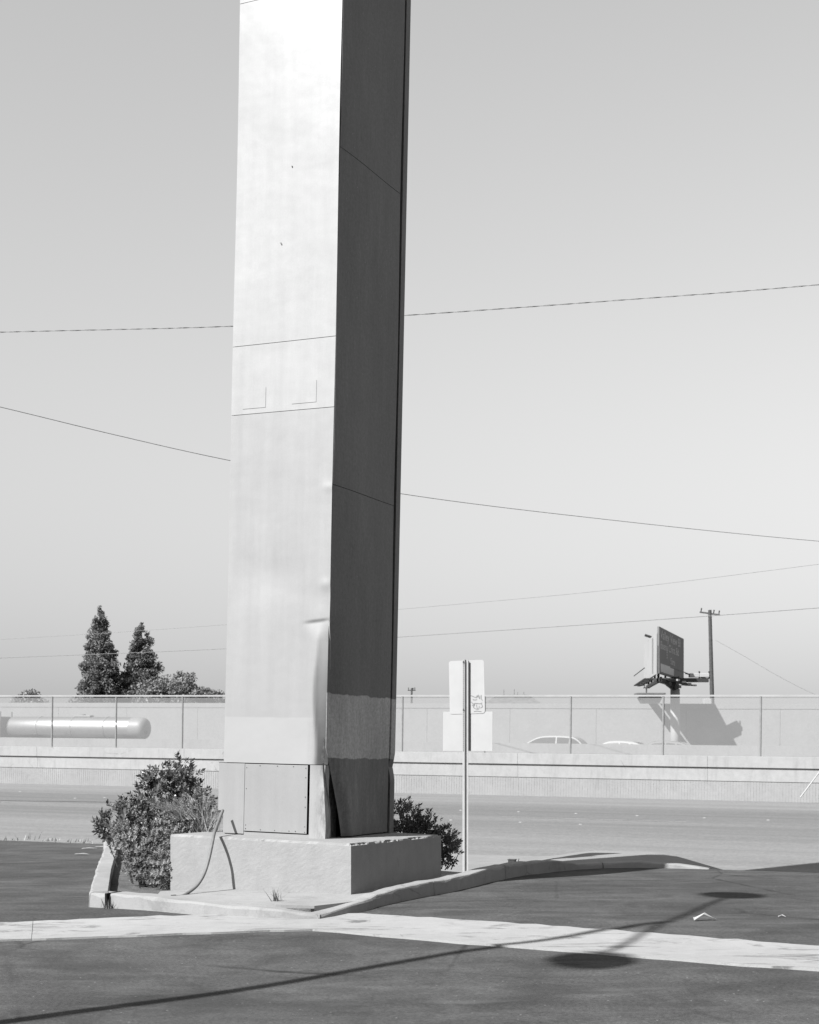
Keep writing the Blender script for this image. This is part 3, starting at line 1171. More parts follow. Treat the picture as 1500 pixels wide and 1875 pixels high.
for q in posts:
    if pmesh is None:
        o = MB().cyl((0, 0, FB), (0, 0, FT), .034, n=8).add([], []).build('post', M['galv'], fence)
        pmesh = o.data
    else:
        o = bpy.data.objects.new('post', pmesh)
        COL.objects.link(o)
        o.parent = fence
    o.location = (q, 47.14, 0)
for a, b in zip(posts, posts[1:]):
    MB().add([(a + .04, 47.14, FB + .02), (b - .04, 47.14, FB + .02), (b - .04, 47.14, FT - .06), (a + .04, 47.14, FT - .06)], [(0, 1, 2, 3)]).build('screen', M['screen'], fence)
MB().box(posts[0], posts[-1], 47.10, 47.135, FT - .035, FT + .02).build('top_rail', simple('dull_rail_steel', 0.42, 0.7, 0.3, 0.08, 3), fence)

# drain pipe / guy strut leaning on the wall at the right
st_a, st_b = SN(W(1466, 1462, 45.0)), SN(W(1502, 1412, 45.3))
strut = MB().cyl((W(1466, 1460, 45.1)), (W(1508, 1404, 45.0)), .022, n=8).build('guy_strut', M['galv_light'])
tag(strut, 'pale slanted pipe leaning against the ribbed foot of the wall', 'pipe')

# ------------------------------------------------------------------ freeway
FZ = 0.357
fw = MB().add([(-150, 47.52, FZ), (70, 47.52, FZ), (70, 124, FZ), (-150, 124, FZ)], [(0, 1, 2, 3)]).build('freeway', simple('freeway_concrete', 0.27, 0.9, 0.2, 0.1, 0.4))
fw.matrix_world = STREET
struct(fw, 'pale freeway lanes beyond the screen fence')
br = MB()
pf = [(61.7, FZ - .05), (61.82, FZ + .25), (61.92, FZ + 1.24), (62.1, FZ + 1.24), (62.2, FZ + .25), (62.32, FZ - .05)]
br.add([(-110, y, z) for y, z in pf] + [(30, y, z) for y, z in pf], [(i, 6 + i, 6 + (i + 1) % 6, (i + 1) % 6) for i in range(6)] + [(0, 1, 2, 3, 4, 5), (11, 10, 9, 8, 7, 6)])
br = br.build('freeway_barrier', M['barrier'])
br.matrix_world = STREET
tag(br, 'low concrete freeway barrier behind the screen fence', 'barrier')

sw_root = root('sound_wall', 'tall pale sound wall along the far side of the freeway', 'wall', STREET)
SWT = 4.96
s = -150.0
while s < 60:
    MB().box(s + .01, s + 7.49, 123.4, 123.65, FZ - 1.5, SWT - .42).build('wall_panel', M['sound'], sw_root)
    s += 7.5
MB().box(-150, 60, 123.36, 123.69, SWT - .418, SWT).build('cap_course', M['sound'], sw_root)


# ------------------------------------------------------------------ vehicles
def loft(stations, m, name, parent, smooth=True, bevel=0):
    """stations: list of rings of equal length"""
    mb = MB()
    k = len(stations[0])
    for r_ in stations:
        mb.v += [tuple(p) for p in r_]
    for i in range(len(stations) - 1):
        for j in range(k):
            mb.f.append((i * k + j, i * k + (j + 1) % k, (i + 1) * k + (j + 1) % k, (i + 1) * k + j))
    mb.f.append(tuple(range(k))[::-1])
    mb.f.append(tuple(range((len(stations) - 1) * k, len(stations) * k)))
    o = mb.build(name, m, parent)
    bm_ = bmesh.new()
    bm_.from_mesh(o.data)
    bmesh.ops.recalc_face_normals(bm_, faces=bm_.faces)
    bm_.to_mesh(o.data)
    bm_.free()
    if smooth:
        for p in o.data.polygons:
            p.use_smooth = True
        es = o.modifiers.new('es', 'EDGE_SPLIT')
        es.split_angle = R(40)
    return o


def make_car(name, label, M4, paintm, L=4.7, Wd=1.84, H=1.48, belt=.95, roof=(.28, .45, .66, .88), group=None):
    """car facing -x. roof: fractions of length for windscreen foot, roof front, roof rear, rear-window foot"""
    c = root(name, label, 'car', M4, group)
    hw = Wd / 2
    xf = lambda f: -L / 2 + L * f
    def ring(f, zb, zt, w):
        x = xf(f)
        return [(x, -w, zb), (x, w, zb), (x, w * 1.0, zb + (zt - zb) * .55), (x, w * .95, zt - .05), (x, w * .86, zt), (x, -w * .86, zt), (x, -w * .95, zt - .05), (x, -w, zb + (zt - zb) * .55)]
    b = belt
    f0, f1, f2, f3 = roof
    loft([ring(0, .38, .60, hw * .80), ring(.015, .26, .68, hw * .90), ring(.05, .22, b - .20, hw * .95), ring(.12, .2, b - .13, hw * .98), ring(f0 * .8, .2, b - .05, hw), ring(f0, .2, b, hw), ring(.6, .2, b + .02, hw), ring(f3, .2, b + .03, hw * .99), ring(.96, .26, b + .0, hw * .94), ring(.99, .34, b - .08, hw * .88), ring(1, .42, b - .14, hw * .84)], paintm, 'body', c)
    # cabin: a curved greenhouse lofted along the car
    zb = b - .03
    def ztop(f):
        if f < f1:
            t_ = (f - f0) / (f1 - f0)
            return zb + (H - .03 - zb) * math.sin(t_ * math.pi / 2) ** .95
        if f > f2:
            t_ = (f3 - f) / (f3 - f2)
            return zb + (H - .05 - zb) * math.sin(max(0, t_) * math.pi / 2) ** .95
        t_ = (f - f1) / (f2 - f1)
        return H - .03 - .02 * t_ + .03 * math.sin(t_ * math.pi)
    def wid(z):
        return hw * (.93 - .22 * (z - zb) / (H - zb))
    NF = 36
    fs_ = [f0 + (f3 - f0) * i / NF for i in range(NF + 1)]
    rings = []
    for f in fs_:
        zt2 = max(ztop(f), zb + .012)
        w0, w1 = wid(zb), wid(zt2)
        x = xf(f)
        r_ = min(.07, (zt2 - zb) * .4)
        rings.append([(x, -w0, zb), (x, w0, zb), (x, w1, zt2 - r_), (x, w1 - r_ * .4, zt2 - r_ * .3), (x, w1 - r_ * 1.4, zt2), (x, -w1 + r_ * 1.4, zt2), (x, -w1 + r_ * .4, zt2 - r_ * .3), (x, -w1, zt2 - r_)])
    loft(rings, paintm, 'cabin', c)
    # front and rear screens laid just over the cabin skin
    for nm, fa, fb in (('windscreen', f0 + .012, f1 - .02), ('rear_window', f2 + .02, f3 - .012)):
        mb_ = MB()
        mb_.grid(lambda a, q: (xf(fa + (fb - fa) * a), (2 * q - 1) * (wid(ztop(fa + (fb - fa) * a)) - .12), ztop(fa + (fb - fa) * a) + .006), 8, 4)
        mb_.build(nm, M['glass'], c, smooth=True)
    fm = f1 + (f2 - f1) * .45
    for sgn in (-1, 1):
        for fa, fb in ((f0 + .05, fm - .008), (fm + .012, f2 - .012), (f2 + .01, f3 - .05)):
            mb_ = MB()
            def wf(a, q, fa=fa, fb=fb):
                f = fa + (fb - fa) * a
                lo_, hi_ = zb + .07, max(zb + .075, ztop(f) - .10)
                z = lo_ + (hi_ - lo_) * q
                return (xf(f), sgn * (wid(z) + .006), z)
            mb_.grid(wf, 10, 3)
            mb_.build('side_window', M['glass'], c, smooth=True)
        MB().box(xf(f0) + .20, xf(f0) + .36, sgn * hw * .98 - .10 * (sgn < 0) - .02, sgn * hw * .98 + .10 * (sgn > 0) + .02, b + .0, b + .13).build('mirror', paintm, c, bevel=.03)
        MB().box(xf(.02), xf(.07), sgn * hw * .62 - .14, sgn * hw * .62 + .14, .60, .70).build('headlight', M['lamp_lens'], c, bevel=.02)
        MB().box(xf(.965), xf(.992), sgn * hw * .68 - .13, sgn * hw * .68 + .13, .74, .88).build('taillight', M['dark_metal'], c, bevel=.02)
        for fx in (.19, .80):
            ty = MB().cyl((xf(fx), sgn * (hw - .20), .33), (xf(fx), sgn * (hw + .01), .33), .33, n=18).build('wheel', M['tyre'], c)
            MB().cyl((xf(fx), sgn * (hw + .008), .33), (xf(fx), sgn * (hw + .018), .33), .21, n=14).build('rim', M['galv'], ty)
    return c


def on_freeway(X, Y, turn=0.0):
    s_, n_ = SN((X, Y))
    return STREET @ Matrix.Translation((s_, n_, FZ)) @ Matrix.Rotation(turn, 4, 'Z')


make_car('minivan', 'silver high-roofed car passing on the freeway beside the fence post', on_freeway(8.5, 92.0), M['car_silver'], L=4.9, Wd=1.95, H=1.72, belt=1.08, roof=(.20, .48, .80, .985), group='cars passing on the freeway')
make_car('sedan', 'low white sedan roof just showing over the barrier, between silver car and billboard', on_freeway(10.45, 76.0), M['car_white'], H=1.42, belt=.93, group='cars passing on the freeway')
make_car('sedan', 'grey sedan roof just showing over the barrier at the foot of the billboard column', on_freeway(12.75, 76.0), M['car_grey'], H=1.44, belt=.93, group='cars passing on the freeway')

# tanker truck, heading left
TM = on_freeway(-27.4, 125.0 - 0.4)
trk = root('tanker_truck', 'polished tanker truck passing on the freeway below the conifers', 'truck', TM)
tk = []
TZ, TR = 2.08, .92
for x, r_ in ((-6.5, .15), (-6.47, .55), (-6.35, .80), (-6.1, TR), (-1.0, TR), (5.3, TR * .99)):
    tk.append([(x, r_ * math.cos(2 * math.pi * i / 28) * 1.05, TZ + r_ * math.sin(2 * math.pi * i / 28)) for i in range(28)])
tank = loft(tk, M['chrome'], 'tank', trk)
hk = []
for x, r_ in ((5.302, TR * .99), (6.0, TR * .985), (6.3, TR * .95), (6.48, TR * .84), (6.6, TR * .60), (6.66, TR * .3), (6.68, .05)):
    hk.append([(x, r_ * math.cos(2 * math.pi * i / 28) * 1.05, TZ + r_ * math.sin(2 * math.pi * i / 28)) for i in range(28)])
loft(hk, M['galv'], 'tank_head', trk)
MB().cyl((6.5, -.3, TZ - .3), (6.72, -.3, TZ - .3), .12, n=10).build('outlet_valve', M['dark_metal'], trk)
MB().box(6.0, 6.5, -1.0, 1.0, .9, 1.12).build('bumper', M['galv'], trk)
for x in (-3.4, -.1, 3.0):
    rg = []
    for dx, r_ in ((-.03, TR + .001), (-.03, TR + .025), (.03, TR + .025), (.03, TR + .001)):
        rg.append([(x + dx, r_ * math.cos(2 * math.pi * i / 28) * 1.05, TZ + r_ * math.sin(2 * math.pi * i / 28)) for i in range(28)])
    loft(rg, M['galv'], 'band', tank)
MB().box(-.1, 1.4, -.3, .3, TZ + TR - .02, TZ + TR + .12).build('walkway', M['galv'], trk, bevel=.02)
MB().cyl((.5, 0, TZ + TR), (.5, 0, TZ + TR + .2), .26, n=14).build('manhole', M['galv'], trk)
MB().box(-6.2, 6.3, -.45, .45, .95, 1.15).build('chassis_rail', M['dark_metal'], trk)
MB().box(-.6, 5.6, -1.1, -1.02, 1.08, 1.22).build('side_rail', M['white'], trk)
MB().box(-5.8, -1.0, -1.1, -.8, .85, 1.15).build('hose_tray', M['galv'], trk)
for x in (4.2, 5.5, -4.6, -5.9, -9.6):
    for sg in (-1, 1):
        wl = MB().cyl((x, sg * .75, .5), (x, sg * 1.15, .5), .5, n=18).build('wheel', M['tyre'], trk)
        MB().cyl((x, sg * 1.149, .5), (x, sg * 1.17, .5), .28, n=14).build('rim', M['galv'], wl)
cabr = []
for x, zt_, hw in ((-10.8, 1.7, .95), (-10.7, 1.95, 1.05), (-9.4, 2.05, 1.1), (-9.1, 2.9, 1.1), (-7.2, 3.0, 1.1), (-7.05, 2.95, 1.08)):
    cabr.append([(x, -hw, .6), (x, hw, .6), (x, hw, zt_ - .1), (x, hw - .1, zt_), (x, -hw + .1, zt_), (x, -hw, zt_ - .1)])
loft(cabr, M['car_grey'], 'cab', trk)
for sg in (-1, 1):
    MB().add([(-9.0, sg * 1.108, 1.75), (-8.1, sg * 1.108, 1.75), (-8.1, sg * 1.108, 2.5), (-8.9, sg * 1.108, 2.5)], [(0, 1, 2, 3)]).build('side_window', M['glass'], trk)
    MB().cyl((-7.0, sg * .8, 1.0), (-7.0, sg * .8, 3.4), .08, n=10).build('exhaust_stack', M['galv'], trk)
MB().box(-7.4, -6.3, -.45, .45, .8, 1.0).build('hitch', M['dark_metal'], trk)

# ------------------------------------------------------------------ billboard
PB = Vector((20.9, 119.0))
zr_ = FZ + .0119 * (-(SN(PB))[0])
bb = root('billboard', 'V-shaped billboard on a single steel column in front of the sound wall', 'billboard', Matrix.Translation((PB.x, PB.y, zr_)))
bo = Vector((PB.x, PB.y, zr_))
L_ = lambda v: Vector(v) - bo
MB().cyl((0, 0, -1.5), L_((20.9, 119, W(1235, 1262, 119).z)), .37, n=20).build('column', simple('column_paint', 0.46, 0.6, 0.3, 0.08, 1), bb, smooth=True)
hd = MB()
ztop = L_(W(1235, 1243, 119)).z
zlow = L_(W(1235, 1264, 119)).z
hd.cyl((0, 0, zlow), (0, 0, ztop + .15), .30, n=12)
hd.build('column_head', M['dark_metal'], bb)
for (x, y) in ((-1.5, -2.2), (-.9, 1.6), (.35, .6), (-.2, -2.6)):
    MB().cyl((x * .15, y * .15, zlow + .05), (x, y, ztop), .085, n=6).build('brace', M['dark_metal'], bb)
A0, A1 = Vector((18.66, 113.0)), Vector((22.85, 126.0))
B0, B1 = Vector((18.45, 113.3)), Vector((19.56, 126.2))
zb_, zt_ = W(0, 1233, 113).z - bo.z, W(0, 1147, 113).z - bo.z


def board(P0, P1, z0, z1, m, name, th=.14):
    d = (P1 - P0).normalized()
    n2 = Vector((d.y, -d.x))
    q0, q1 = P0 - bo.xy, P1 - bo.xy
    mb = MB()
    mb.add([(q0.x, q0.y, z0), (q1.x, q1.y, z0), (q1.x - n2.x * th, q1.y - n2.y * th, z0), (q0.x - n2.x * th, q0.y - n2.y * th, z0),
            (q0.x, q0.y, z1), (q1.x, q1.y, z1), (q1.x - n2.x * th, q1.y - n2.y * th, z1), (q0.x - n2.x * th, q0.y - n2.y * th, z1)],
           [(0, 3, 2, 1), (4, 5, 6, 7), (0, 1, 5, 4), (1, 2, 6, 5), (2, 3, 7, 6), (3, 0, 4, 7)])
    return mb.build(name, m, bb)


pa = board(A0, A1, zb_, zt_, M['billboard'], 'poster_panel')
pa['label'] = 'grey poster face with pale lettering, turned from the sun'
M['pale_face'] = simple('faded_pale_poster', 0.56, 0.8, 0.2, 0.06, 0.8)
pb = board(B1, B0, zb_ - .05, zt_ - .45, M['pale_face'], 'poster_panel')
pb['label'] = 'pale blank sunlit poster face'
d2 = (A1 - A0).normalized()
nA = Vector((d2.y, -d2.x))
PAH, PAL = zt_ - zb_, (A1 - A0).length


def text(s_, fx, fz, size, xscale=2.0, m='billboard_text'):
    cu = bpy.data.curves.new('lettering', 'FONT')
    cu.body = s_
    cu.size = size
    cu.extrude = 0.0
    tmp = bpy.data.objects.new('lettering', cu)
    COL.objects.link(tmp)
    me_ = bpy.data.meshes.new_from_object(tmp)
    bpy.data.objects.remove(tmp)
    me_.materials.clear()
    me_.materials.append(M[m])
    o = bpy.data.objects.new('lettering', me_)
    COL.objects.link(o)
    o.parent = pa
    p = A0 + d2 * (PAL * fx) + nA * .02 - bo.xy
    Mx = Matrix(((d2.x * xscale, 0, nA.x, p.x), (d2.y * xscale, 0, nA.y, p.y), (0, 1, 0, zb_ + PAH * fz), (0, 0, 0, 1)))
    o.matrix_local = Mx
    o['kind'] = 'stuff'
    return o


text('Valley View Bl', .03, .76, .95, 2.05)
text('Buena China Bd', .03, .54, .85, 1.85)
text('5', .26, .38, .75)
text('Sara', .42, .28, .75)
q0, q1 = A0 + d2 * (PAL * .04) + nA * .015 - bo.xy, A0 + d2 * (PAL * .56) + nA * .015 - bo.xy
MB().add([(q0.x, q0.y, zb_ + .15), (q1.x, q1.y, zb_ + .15), (q1.x, q1.y, zb_ + .78), (q0.x, q0.y, zb_ + .78)], [(0, 1, 2, 3)]).build('text_box', M['billboard_text'], pa)
# steel frame behind: uprights of the V, catwalk, arms and lamp hoods
for P_, f in ((A0, A1), (B0, B1)):
    for t_ in (.12, .38, .64, .9):
        q = P_.lerp(f, t_) - bo.xy
        sgn = -1 if P_ is A0 else 1
        q = q + (Vector((nA.x, nA.y)) * (-.3) if P_ is A0 else Vector((.3, 0)))
        MB().box(q.x - .07, q.x + .07, q.y - .07, q.y + .07, zb_ - .35, zt_ - .3).build('upright', M['dark_metal'], bb)
cwz = zb_ - .34
for (P_, Q_, side) in ((A0, A1, 1), (B0, B1, -1)):
    d3 = (Q_ - P_).normalized()
    n3 = Vector((d3.y, -d3.x)) * side
    q0, q1 = P_ - bo.xy, Q_ - bo.xy
    mb = MB()
    for o0, o1, z0, z1 in ((.15, .85, cwz - .06, cwz), (.80, .85, cwz + .75, cwz + .80), (-.45, -.2, cwz - .25, cwz - .02)):
        vv = []
        for z in (z0, z1):
            for q, o_ in ((q0, o0), (q1, o0), (q1, o1), (q0, o1)):
                vv.append((q.x + n3.x * o_, q.y + n3.y * o_, z))
        mb.add(vv, [(0, 1, 2, 3), (7, 6, 5, 4), (0, 4, 5, 1), (1, 5, 6, 2), (2, 6, 7, 3), (3, 7, 4, 0)])
    mb.build('catwalk', M['dark_metal'], bb)
    for t_ in (.15, .4, .65, .9):
        q = q0.lerp(q1, t_)
        a = Vector((q.x, q.y, cwz - .03))
        b = Vector((q.x + n3.x * (1.1 if side > 0 else .5), q.y + n3.y * (1.1 if side > 0 else .5), cwz - .1))
        ar = MB().cyl(a, b, .05, n=6).build('lamp_arm', M['dark_metal'], bb)
        MB().box(-.22, .22, -.12, .12, -.05, .08, Matrix.Translation(b) @ Matrix.Rotation(math.atan2(d3.y, d3.x), 4, 'Z')).build('lamp_hood', M['white'], ar)
# long torsion beam sticking out to the right with two lamp hoods
b0, b1 = L_(W(1218, 1241, 119)), L_(W(1297, 1246, 119))
MB().box(b0.x, b1.x, -.22, .22, b1.z - .14, b1.z + .18).build('torsion_beam', M['dark_metal'], bb)
for px in (1271, 1289):
    p = L_(W(px, 1236, 119))
    MB().box(p.x - .38, p.x + .38, -.3, .3, p.z - .18, p.z + .12, Matrix.Rotation(R(0), 4, 'Z')).build('lamp_hood', M['white'], bb, bevel=.03)
    MB().cyl((p.x + .42, 0, p.z - .3), (p.x + .42, 0, p.z + .3), .06, n=6).build('lamp_pin', M['dark_metal'], bb)
MB().cyl(L_(W(1255, 1233, 119)), L_(W(1296, 1243, 119)), .05, n=6).build('hand_rail', M['dark_metal'], bb)
# bracket at the top of the white face
p0, p1 = L_(W(1181, 1163, 121)), L_(W(1200, 1169, 121))
MB().cyl(p0, p1, .10, n=6).build('top_bracket', M['dark_metal'], bb)
for (a, b) in (((1195, 1168), (1195, 1234)), ((1203.5, 1160), (1203, 1236))):
    MB().cyl(L_(W(*a, 112.6)), L_(W(*b, 112.6)), .05, n=6).build('edge_pipe', M['galv'], bb)


# ------------------------------------------------------------------ utility poles and wires
def upole(px_top, py_top, px_base, Y, r, label, arm=2.6, arm_tilt=-.15, arm_rot=25):
    top, base_ = W(px_top, py_top, Y), W(px_base, 1370, Y)
    base_.z = -1.4
    o = root('utility_pole', label, 'utility pole', Matrix.Translation(base_), 'utility poles beyond the sound wall')
    MB().cyl((0, 0, -.3), top - base_, r * 1.25, r * .85, n=10).build('pole', M['wood'], o)
    c = top - base_ - Vector((0, 0, .35))
    if arm:
        Ma = Matrix.Translation(c) @ Matrix.Rotation(R(arm_rot), 4, 'Z') @ Matrix.Rotation(-arm_tilt, 4, 'Y')
        ar = MB().box(-arm / 2, arm / 2, -.08, .08, -.07, .07, Ma).build('crossarm', M['wood'], o)
        for x in (-arm / 2 + .12, arm * .18, arm / 2 - .12):
            MB().cyl(Ma @ Vector((x, 0, .07)), Ma @ Vector((x, 0, .42)), .05, .07, n=8).build('insulator', M['dark_metal'], ar)
    return o


upole(1300, 1117, 1308, 150, .21, 'tall leaning wooden utility pole with a crossarm right of the billboard', arm=2.0, arm_tilt=-.16, arm_rot=-10)
upole(754, 1260, 753, 230, .16, 'short stubby distant utility pole between the pillar and the street sign', arm=1.2, arm_tilt=0, arm_rot=0)
upole(1184, 1255, 1183, 210, .12, 'thin distant utility pole rising behind the flat roof left of the billboard', arm=.9, arm_tilt=0, arm_rot=20)


def wire(pts, r, m, label, name='overhead_cable', twist=False):
    P = catmull([W(*p) for p in pts], 14)
    if twist:
        mb = MB()
        out1, out2 = [], []
        L = 0.0
        for i, p in enumerate(P):
            if i:
                L += (p - P[i - 1]).length
        n = 700
        # resample evenly and wind two strands round each other
        ev = []
        k = 0
        seg = [(P[i + 1] - P[i]).length for i in range(len(P) - 1)]
        tot = sum(seg)
        acc, i = 0.0, 0
        for q in range(n + 1):
            d = tot * q / n
            while i < len(seg) - 1 and acc + seg[i] < d:
                acc += seg[i]
                i += 1
            ev.append(P[i].lerp(P[i + 1], min(1, max(0, (d - acc) / seg[i]))))
        for sgn, mm in ((1, 'cable'), (-1, 'cable_pale')):
            pts_ = []
            for q, p in enumerate(ev):
                a = 2 * math.pi * (tot * q / n) / 0.62 + (0 if sgn > 0 else math.pi)
                pts_.append(p + Vector((0, math.cos(a), math.sin(a))) * r * .75)
            o = MB().tube(pts_, r * .62, 6)
            if sgn > 0:
                main = o.build(name, M[mm], None, smooth=True)
            else:
                o.build('strand', M[mm], main, smooth=True)
        return tag(main, label, 'cable', 'overhead cables')
    o = MB().tube(P, r, 6).build(name, m, None, smooth=True)
    return tag(o, label, 'cable', 'overhead cables')


wire([(-500, 622, 30), (0, 608, 29), (427, 597, 28), (740, 577.5, 27.5), (1100, 552, 27), (1500, 521, 26), (2000, 470, 25)], .0085, None, 'highest overhead cable, twisted from two strands, crossing behind the pillar', twist=True)
wire([(-400, 650, 27), (0, 745, 28), (210, 796, 29), (420, 843, 30), (735, 904, 32), (1100, 950, 35), (1500, 991, 38), (2000, 1030, 42)], .0068, M['cable'], 'overhead cable sagging downward from beside the pillar toward the utility pole side')
wire([(-400, 1190, 80), (0, 1171, 74), (410, 1144, 68), (740, 1115, 62), (1100, 1082, 56), (1500, 1033, 50), (1900, 980, 45)], .008, M['cable_pale'], 'faint overhead cable grazing the conifer tops, upper of the two low ones')
wire([(-400, 1222, 80), (0, 1205, 74), (410, 1188, 68), (740, 1166, 62), (1100, 1142, 56), (1500, 1113, 50), (1900, 1080, 45)], .011, M['cable'], 'overhead cable crossing low behind the billboard top, lower of the two low ones')
wire([(1310, 1172, 150), (1360, 1200, 152), (1420, 1235, 155), (1480, 1266, 158), (1560, 1300, 162)], .010, M['cable_pale'], 'faint service cable slanting down from the leaning utility pole', 'service_cable')

# ------------------------------------------------------------------ houses beyond the sound wall
hb = W(940, 1370, 175)
hs = root('house', 'distant house with a grey hipped roof showing over the sound wall', 'house', Matrix.Translation((hb.x, hb.y, -1.4)) @ Matrix.Rotation(R(-6), 4, 'Z'))
rz = W(0, 1272, 175).z + 1.4
MB().box(-4.0, 4.0, -3.5, 3.5, 0, rz - 2.0).build('wall', M['stucco'], hs)
rf = MB().add([(-4.6, -4.1, rz - 2.0), (4.6, -4.1, rz - 2.0), (4.6, 4.1, rz - 2.0), (-4.6, 4.1, rz - 2.0), (-1.75, 0, rz), (1.75, 0, rz)], [(0, 1, 5, 4), (1, 2, 5), (2, 3, 4, 5), (3, 0, 4), (3, 2, 1, 0)]).build('roof', M['roof'], hs)
for x in (-1.1, .1, .5, 1.2):
    MB().cyl((x, 0, rz - .1), (x, 0, rz + .3 + .3 * (x < .3)), .05, n=6).build('vent_pipe', M['galv'], rf)
for x in (-2.2, 0.6):
    wn = MB().box(x, x + 1.5, -3.53, -3.48, 3.0, 4.3).build('window', M['glass'], hs)
    MB().box(x - .08, x + 1.58, -3.56, -3.52, 2.9, 2.99).build('sill', M['white'], wn)
hb = W(1190, 1370, 185)
cn = root('canopy_building', 'distant flat-roofed building with a flared fascia left of the billboard column', 'building', Matrix.Translation((hb.x, hb.y, -1.4)))
cz0, cz1 = W(0, 1289, 185).z + 1.4, W(0, 1277, 185).z + 1.4
MB().box(-1.3, 1.3, -1.3, 1.3, 0, cz0).build('wall', M['stucco'], cn)
loft([[(-1.0, -1.0, cz0), (1.0, -1.0, cz0), (1.0, 1.0, cz0), (-1.0, 1.0, cz0)], [(-1.35, -1.35, cz1), (1.35, -1.35, cz1), (1.35, 1.35, cz1), (-1.35, 1.35, cz1)]], M['roof'], 'fascia', cn, smooth=False)
MB().box(-1.7, 1.7, -1.6, 1.6, cz1 + .3, cz1 + .5).build('roof_slab', M['roof'], cn)
MB().box(-1.2, 1.2, -1.1, 1.1, cz1, cz1 + .3).build('roof_curb', M['stucco'], cn)
hb = W(1295, 1370, 140)
wb_ = root('rooftop_unit', 'small white block peeking over the sound wall beside the leaning pole', 'roof unit', Matrix.Translation((hb.x, hb.y, -1.4)))
z1_ = W(0, 1279.5, 140).z + 1.4
MB().box(-.35, .35, -.35, .35, z1_ - .75, z1_).build('housing', M['white'], wb_, bevel=.03)
MB().box(-.25, .25, -.25, .25, 0, z1_ - .76).build('stand', M['stucco'], wb_)


# ------------------------------------------------------------------ vegetation
def leaves(centers, radii, counts, size, aspect=.5, outward=.5, flat=.0, up=0.0):
    out = []
    for c, r_, n in zip(centers, radii, counts):
        d = RNG.normal(size=(n, 3))
        d /= np.linalg.norm(d, axis=1, keepdims=True)
        rad = np.array(r_) * (RNG.random((n, 1)) ** .45)
        p = np.array(c) + d * rad
        nrm = d * outward + RNG.normal(size=(n, 3)) * .7
        nrm[:, 2] += up
        nrm /= np.linalg.norm(nrm, axis=1, keepdims=True)
        a = np.cross(nrm, RNG.normal(size=(n, 3)))
        a /= np.linalg.norm(a, axis=1, keepdims=True)
        b = np.cross(nrm, a)
        sz = size * (.6 + .8 * RNG.random((n, 1)))
        a, b = a * sz, b * sz * aspect
        out.append(np.stack([p - a, p - b * 1.0 + a * .1, p + a, p + b * 1.0 + a * .1], axis=1))
    return np.concatenate(out)


def conifer(px, Y, py_top, half_px, label, seed, dens=1.0):
    rnd = random.Random(seed)
    b = W(px, 1370, Y)
    h = W(px, py_top, Y).z + 1.4
    rw = half_px / FPX * Y
    o = root('conifer_tree', label, 'tree', Matrix.Translation((b.x, b.y, -1.4)), 'trees beyond the sound wall')
    tr_ = MB().tube([(0, 0, -.3), (.05, 0, h * .4), (0, .05, h * .8), (0, 0, h * .97)], [.38, .28, .12, .04], 8)
    for k in range(26):
        z = h * (.15 + .7 * k / 26)
        a = rnd.uniform(0, 6.28)
        l = rw * (1 - z / h) * .9
        tr_.cyl((0, 0, z), (l * math.cos(a), l * math.sin(a), z + .25 * l), .05, .02, 5)
    tr_.build('trunk', M['bark'], o)
    C, Rr, N = [], [], []
    for q in range(int(520 * dens)):
        f = 1 - rnd.random() ** .62 * .9
        z = h * f
        env = rw * min(1.0, (1 - f) ** .80 * 1.16 + .05)
        a = rnd.uniform(0, 6.28)
        e = env * rnd.uniform(.35, .98)
        r_ = max(.34, .15 * env + .30) * rnd.uniform(.7, 1.2)
        C.append((e * .88 * math.cos(a), e * .88 * math.sin(a), z + rnd.uniform(-.4, .3)))
        Rr.append((r_, r_, r_ * .8))
        N.append(int(140 * r_ ** 1.5 / .6))
    C.append((0, 0, h - .35))
    Rr.append((.28, .28, .6))
    N.append(120)
    Q = leaves(C, Rr, N, .135, .45, .9)
    quads_obj('crown', Q, M['leaf_tree'], o)
    return o


conifer(183, 150, 1112, 68, 'tallest conifer, behind the tanker truck', 3)
conifer(259, 152, 1143, 78, 'second conifer, shorter, with a loose shaded flank', 8, 1.1)


def roundtree(px, Y, py_top, half_px, label, seed, mat='leaf_tree2', dens=1.0, name='broadleaf_tree', lobes=16):
    rnd = random.Random(seed)
    b = W(px, 1370, Y)
    h = W(px, py_top, Y).z + 1.4
    rw = half_px / FPX * Y
    o = root(name, label, 'tree', Matrix.Translation((b.x, b.y, -1.4)), 'trees beyond the sound wall')
    tr_ = MB().tube([(0, 0, -.3), (.1, 0, h * .35), (0, 0, h * .6)], [.3, .22, .12], 8)
    C, Rr, N = [], [], []
    for k in range(lobes * 2):
        a, e = rnd.uniform(0, 6.28), rw * math.sqrt(rnd.random()) * .85
        zt2 = h * (1 - .42 * (e / rw) ** 2) - rnd.uniform(.3, 2.2)
        r_ = rnd.uniform(.45, .95)
        C.append((e * math.cos(a), e * math.sin(a), zt2))
        Rr.append((r_, r_, r_ * .75))
        N.append(int(170 * dens * r_))
        tr_.cyl((0, 0, h * .45), C[-1], .06, .02, 5)
    tr_.build('trunk', M['bark'], o)
    quads_obj('crown', leaves(C, Rr, N, .13, .55, .8), M[mat], o)
    return o


roundtree(330, 146, 1226, 78, 'broad airy tree between the second conifer and the pillar', 21, lobes=44)
roundtree(398, 150, 1250, 42, 'low bushy treetop right beside the sunlit edge of the pillar', 23)
roundtree(280, 144, 1236, 42, 'bushy tree at the foot of the second conifer', 31, lobes=30)
roundtree(160, 146, 1256, 42, 'low shrubby treetop at the foot of the tallest conifer', 27)
roundtree(60, 160, 1252, 44, 'small isolated treetop over the sound wall at the edge of the view', 25, dens=2.0)

